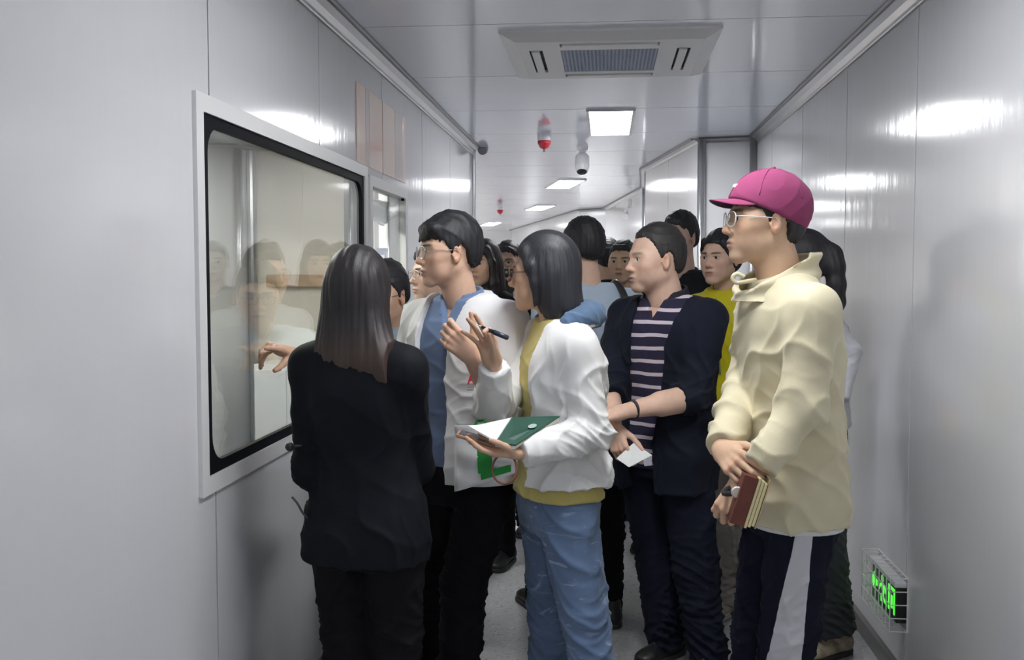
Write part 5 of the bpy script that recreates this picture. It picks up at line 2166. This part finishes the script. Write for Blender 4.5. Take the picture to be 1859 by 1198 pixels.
    p.shoes(C_SHOEB, C_SOLEW)
    # watch and the bound book hanging from the hand
    w0 = W(1338, 893, 2.60)
    wt = MB().tube([w0 + np.array([0.030 * math.cos(t), 0.030 * math.sin(t), 0.010 * math.cos(t)]) + np.array([0.0, 0.03, 0]) for t in np.linspace(0, 2 * math.pi, 25)[:-1]], 0.008, 6, closed=True).build('watch_strap', M_BLACK, p.root, smooth=True)
    MB().lathe([(0.015, 0), (0.016, 0.004), (0.013, 0.008)], 18, frame_M(w0, (1, 0, 0), (0, 0, 1), (0, -1, 0))).build('watch_dial', mat('dial', (0.6, 0.57, 0.5), 0.3), wt, smooth=False)
    bk = empty('book', W(1335, 955, 2.60), 'brown leather notebook with cream pages hanging from the hand of the man in the cap', 'book')
    # spine axis from top to bottom, thickness toward the viewer's right
    top, bot = W(1382, 868, 2.58), W(1353, 958, 2.58)
    ax = nrm(bot - top)
    L = np.linalg.norm(bot - top)
    side_ = nrm(np.cross(ax, (0, 1, 0)))
    side_ = side_ if side_[0] > 0 else -side_
    inn = np.cross(ax, side_)
    inn = inn if inn[1] > 0 else -inn
    M = frame_M(top, side_, inn, ax)
    MB().bevbox((-0.042, 0.001, 0.004), (-0.004, 0.10, L), 0.002, M).build('cover', mat('leather_brown', (0.13, 0.035, 0.022), 0.5, var=0.2, vscale=30), bk)
    for k in range(3):
        MB().bevbox((-0.004 + k * 0.009, 0.002, 0.002 + 0.004 * k), (0.004 + k * 0.009, 0.095, L + 0.002 - 0.005 * k), 0.002, M).build('page_block', mat('paper_yellow', (0.66, 0.58, 0.32), 0.7), bk)
    MB().bevbox((0.0235, 0.0, 0.0), (0.0262, 0.10, L - 0.004), 0.001, M).build('back_cover', mat('leather_tan', (0.45, 0.36, 0.20), 0.5), bk)


man_cap()


# ---- woman in the bright yellow zip jacket
def woman_bright():
    p = Person('woman in a bright yellow zip jacket standing behind the man in the cap',
               (1308, 468, 4.52), 140, (1328, 640, 4.60), 150, 'f', sw=0.16, bw=1.05, hp=dict(skin=(0.60, 0.40, 0.30)))
    p.set_arm(1, W(1302, 665, 4.62), W(1297, 770, 4.50))
    p.set_leg(1, None, np.array([*W(1314, 1105, 4.50)[:2], 0]))
    p.set_leg(-1, None, np.array([*W(1372, 1105, 4.52)[:2], 0]))
    p.set_arm(-1)
    p.trousers(C_LIGHTP, rads=(0.09, 0.075, 0.068))
    p.top('jacket', C_BRIGHT, 0.80, 0.022, {1: 0.92, -1: 0.95}, amp=0.004, neck=0.848)
    p.collar(C_BRIGHT, r=0.072, ht=0.050, gap=0.030, th=0.012, pts=False, tilt=0.2, flare=0.2)
    z = [p.pt(0, 0.125, 1.1), p.pt(0, 0.136, 1.25), p.pt(0, 0.130, 1.36), p.pt(0.01, 0.10, 1.44)]
    MB().tube(z, 0.005, 6).build('zip', cloth('zip_teal', (0.25, 0.42, 0.42)), p.root, smooth=True)
    p.add_hand(1)
    p.add_hand(-1)
    p.body()

    def tied(F):
        F.ell((0, -0.10, 0.02), (0.04, 0.04, 0.045), 0.03)
        for sx in (-1, 1):
            F.cap((sx * 0.05, 0.055, 0.07), (sx * 0.074, 0.03, 0.0), 0.016, 0.012, 0.02)
    p.hair('long', None, 1.0, tied, amp=0.0012)
    p.shoes(C_SHOEW, C_SOLEW)


woman_bright()


# ---- woman with the ponytail behind the man in the cap
def woman_pony():
    p = Person('woman with a long black ponytail in a white blouse, behind the man in the cap',
               (1452, 476, 4.12), 70, (1484, 640, 4.16), 75, 'f', sw=0.15, bw=1.02)
    p.set_arm(-1, W(1532, 640, 4.05), W(1516, 735, 3.98))
    p.set_arm(1)
    p.set_leg(-1, None, np.array([*W(1512, 1160, 4.06)[:2], 0]))
    p.set_leg(1, None, np.array([*W(1440, 1160, 4.25)[:2], 0]))
    p.trousers(cloth('dark_grey_trousers', (0.030, 0.031, 0.036)), rads=(0.11, 0.105, 0.105), hem=0.10)
    p.top('blouse', cloth('white_blouse', (0.68, 0.68, 0.72)), 0.93, 0.028, {-1: 0.9, 1: 0.9}, rads=(0.066, 0.066, 0.050), amp=0.005)
    p.add_hand(-1)
    p.add_hand(1)
    p.body()

    def pony(F):
        F.chain([(-0.005, -0.10, 0.045), (-0.01, -0.125, 0.030), (-0.02, -0.140, -0.02), (-0.025, -0.148, -0.09), (-0.028, -0.150, -0.16), (-0.03, -0.150, -0.21)], [0.034, 0.036, 0.034, 0.032, 0.028, 0.012], 0.03)
    p.hair('long', None, 1.1, pony, lo=(-0.13, -0.21, -0.24), amp=0.0012)
    camo = mat('camo_shoe', (0.40, 0.33, 0.24), 0.7, var=0.6, vscale=22)
    p.shoes(camo, C_SOLEB, yaw=120)


woman_pony()


def simple(label, head, yaw_h, yaw_t, topm, trm, sex='m', hair='male', hm=None, vol=1.0, hp=None, far=True, pitch=0, feet=None, col=None, hfn=None, hlo=(-0.13, -0.16, -0.16),
           arms=None, gl=None, shoe_m=None, torso=None, sleeves=None, bw=1.0, hem=0.50, hands=None, collar=True):
    p = Person(label, head, yaw_h, torso, yaw_t, sex, hp=hp, far=far, pitch=pitch, bw=bw)
    for sd in (-1, 1):
        a = (arms or {}).get(sd)
        p.set_arm(sd, *(a or ()))
        if feet and sd in feet:
            p.set_leg(sd, None, np.array([*feet[sd][:2], 0]))
    p.trousers(trm)
    p.top('shirt', topm, hem * p.H, 0.018, sleeves, amp=0.004, vneck=(0.06, 0.035) if collar else None)
    if collar:
        p.collar(topm, r=0.070 if sex == 'm' else 0.062, ht=0.030, gap=0.034, h=0.005)
    for sd in (-1, 1):
        p.add_hand(sd, **((hands or {}).get(sd, {})))
    p.body()
    p.hair(hair, hm, vol, hfn, lo=hlo)
    if gl:
        glasses(p.M, p.root, gl)
    p.shoes(shoe_m or C_SHOEB, C_SOLEW if shoe_m is C_SHOEW else C_SOLEB)
    return p


# man behind the woman in the suit, pointing at the glass
simple('man with glasses half hidden behind the woman in the suit, pointing at the window', (697, 536, 3.72), 158, 150, C_LBLUE, C_BLKT, far=False, pitch=-8, hair='male', vol=1.2,
       hp=dict(skin=(0.56, 0.36, 0.25)), arms={1: (W(596, 664, 3.42), W(524, 640, 3.16))}, sleeves={1: -0.9, -1: -0.7}, gl=M_FRAMEB,
       hands={1: dict(d=W(478, 622, 3.02) - W(524, 640, 3.16), back=(0.1, -0.55, 0.8), curls=[(4, 6, 4), (38, 50, 30), (50, 60, 40), (55, 60, 40)], thumb=((0.35, 0.8, -0.75), 15))},
       torso=(700, 700, 3.78), feet={1: W(690, 1200, 3.7), -1: W(735, 1190, 3.8)})
simple('person whose face shows between the pointing man and the young man in white', (788, 497, 4.15), 124, 135, cloth('grey_shirt', (0.30, 0.31, 0.34)), C_BLKT, far=False, gl=M_FRAMEG, shoe_m=C_SHOEW,
       hp=dict(skin=(0.58, 0.38, 0.28)), feet={1: W(785, 1183, 4.05), -1: W(840, 1180, 4.1)})


def longhair(F):
    F.loft([-0.24, -0.20, -0.12, -0.05, 0.02, 0.08], [0, 0, 0, 0, 0, 0], [-0.03, -0.035, -0.04, -0.036, -0.026, -0.02], [0.085, 0.105, 0.102, 0.097, 0.084, 0.03], [0.05, 0.062, 0.066, 0.074, 0.08, 0.03], (0, 1), 0.03)
    for sx in (-1, 1):
        F.chain([(sx * 0.055, 0.055, 0.075), (sx * 0.080, 0.040, 0.0), (sx * 0.086, 0.03, -0.10), (sx * 0.088, 0.03, -0.2)], [0.018, 0.018, 0.022, 0.018], 0.02)
    F.cap((-0.03, 0.075, 0.06), (0.04, 0.075, 0.06), 0.018, 0.018, 0.02)


simple('woman with long dark hair and a fringe, behind the young man in white', (877, 479, 5.2), 155, 160, C_DARK, C_BLKT, 'f', hair='bob', hfn=longhair, hlo=(-0.14, -0.16, -0.26), hm=hair_mat('dark_brown', (0.022, 0.015, 0.015)), collar=False)
pw = W(926, 512, 5.52)
simple('man in black holding up a phone in the background left of the woman in yellow', (921, 477, 5.85), 170, 170, C_DARK, C_BLKT, gl=M_FRAMEB, hp=dict(skin=(0.50, 0.33, 0.25)),
       arms={-1: (W(965, 575, 5.75), pw + np.array([0.03, 0.03, -0.10]))}, hands={-1: dict(d=(-0.1, 0.0, 1), back=(0.2, 0.9, 0.1), curls=[40, 45, 48, 50])})
ph = empty('phone', pw - np.array([0, 0, 0.07]), 'dark phone held up by the man in black in the background', 'phone')
MB().bevbox(pw - np.array([0.038, 0.005, 0.075]), pw + np.array([0.038, 0.005, 0.075]), 0.004).build('body', M_BLACK, ph)
MB().lathe([(0.008, 0), (0.008, 0.002)], 12, frame_M(pw + np.array([-0.02, -0.0055, 0.055]), (1, 0, 0), (0, 0, 1), (0, -1, 0))).build('camera_lens', M_GREY, ph)
# tall man seen from behind in the pale blue shirt, with a bag strap
pp = simple('man in a pale blue shirt seen from behind, left of the stocky man', (1056, 450, 4.32), 38, 20, C_LBLUE, C_BLKT, far=False, vol=1.2, hp=dict(skin=(0.58, 0.39, 0.29)),
            torso=(1072, 650, 4.36), feet={1: W(1106, 1135, 4.36), -1: W(972, 1112, 4.50)}, collar=False)
bgp = empty('shoulder_bag', pp.pt(-0.02, -0.16, 0.95), 'black bag with a shoulder strap on the man in the pale blue shirt', 'bag')
F = Field(pp.pt(0, -0.19, 1.1) - 0.26, pp.pt(0, -0.19, 1.1) + 0.26, 0.009)
F.loft([0.86, 0.90, 1.05, 1.15, 1.20], *[[pp.pt(-0.04, -0.19, 1.0)[i]] * 5 for i in (0, 1)], [0.10, 0.125, 0.125, 0.115, 0.08], [0.03, 0.045, 0.05, 0.045, 0.025], pp.fwd, n=4)
V, Q = F.mesh(2)
mobj('bag_body', V, Q, C_DARK, bgp, smooth=True)
for sd in (-1, 1):
    P = [pp.pt(sd * 0.10 - 0.02, -0.175, 1.17), pp.pt(sd * 0.125, -0.168, 1.30), pp.pt(sd * 0.125, -0.130, 1.43), pp.pt(sd * 0.120, -0.02, 1.512), pp.pt(sd * 0.120, 0.09, 1.45), pp.pt(sd * 0.135, 0.145, 1.30), pp.pt(sd * 0.17, 0.09, 1.10)]
    MB().tube(spline(P), 0.014, 8).build('strap', M_BLACK, bgp, smooth=True)
simple('dark-haired person seen from behind, far back beside the man in pale blue', (1103, 470, 6.3), 5, 0, C_DARK, C_BLKT, vol=1.1)
simple('grey-haired man in black facing forward in the background left of the stocky man', (1131, 475, 5.6), 165, 165, C_DARK, C_BLKT, hm=M_HAIRG, vol=0.5, hair='male', hp=dict(skin=(0.60, 0.41, 0.28)),
       arms={1: (W(1110, 600, 5.5), W(1128, 566, 5.35)), -1: (W(1170, 600, 5.5), W(1146, 566, 5.35))})
simple('tall man in a black polo behind the stocky man in navy', (1233, 431, 5.0), 142, 150, C_DARK, C_BLKT, far=False, vol=1.2, hp=dict(skin=(0.50, 0.34, 0.28)), feet={1: W(1215, 1060, 5.0), -1: W(1262, 1060, 5.0)})
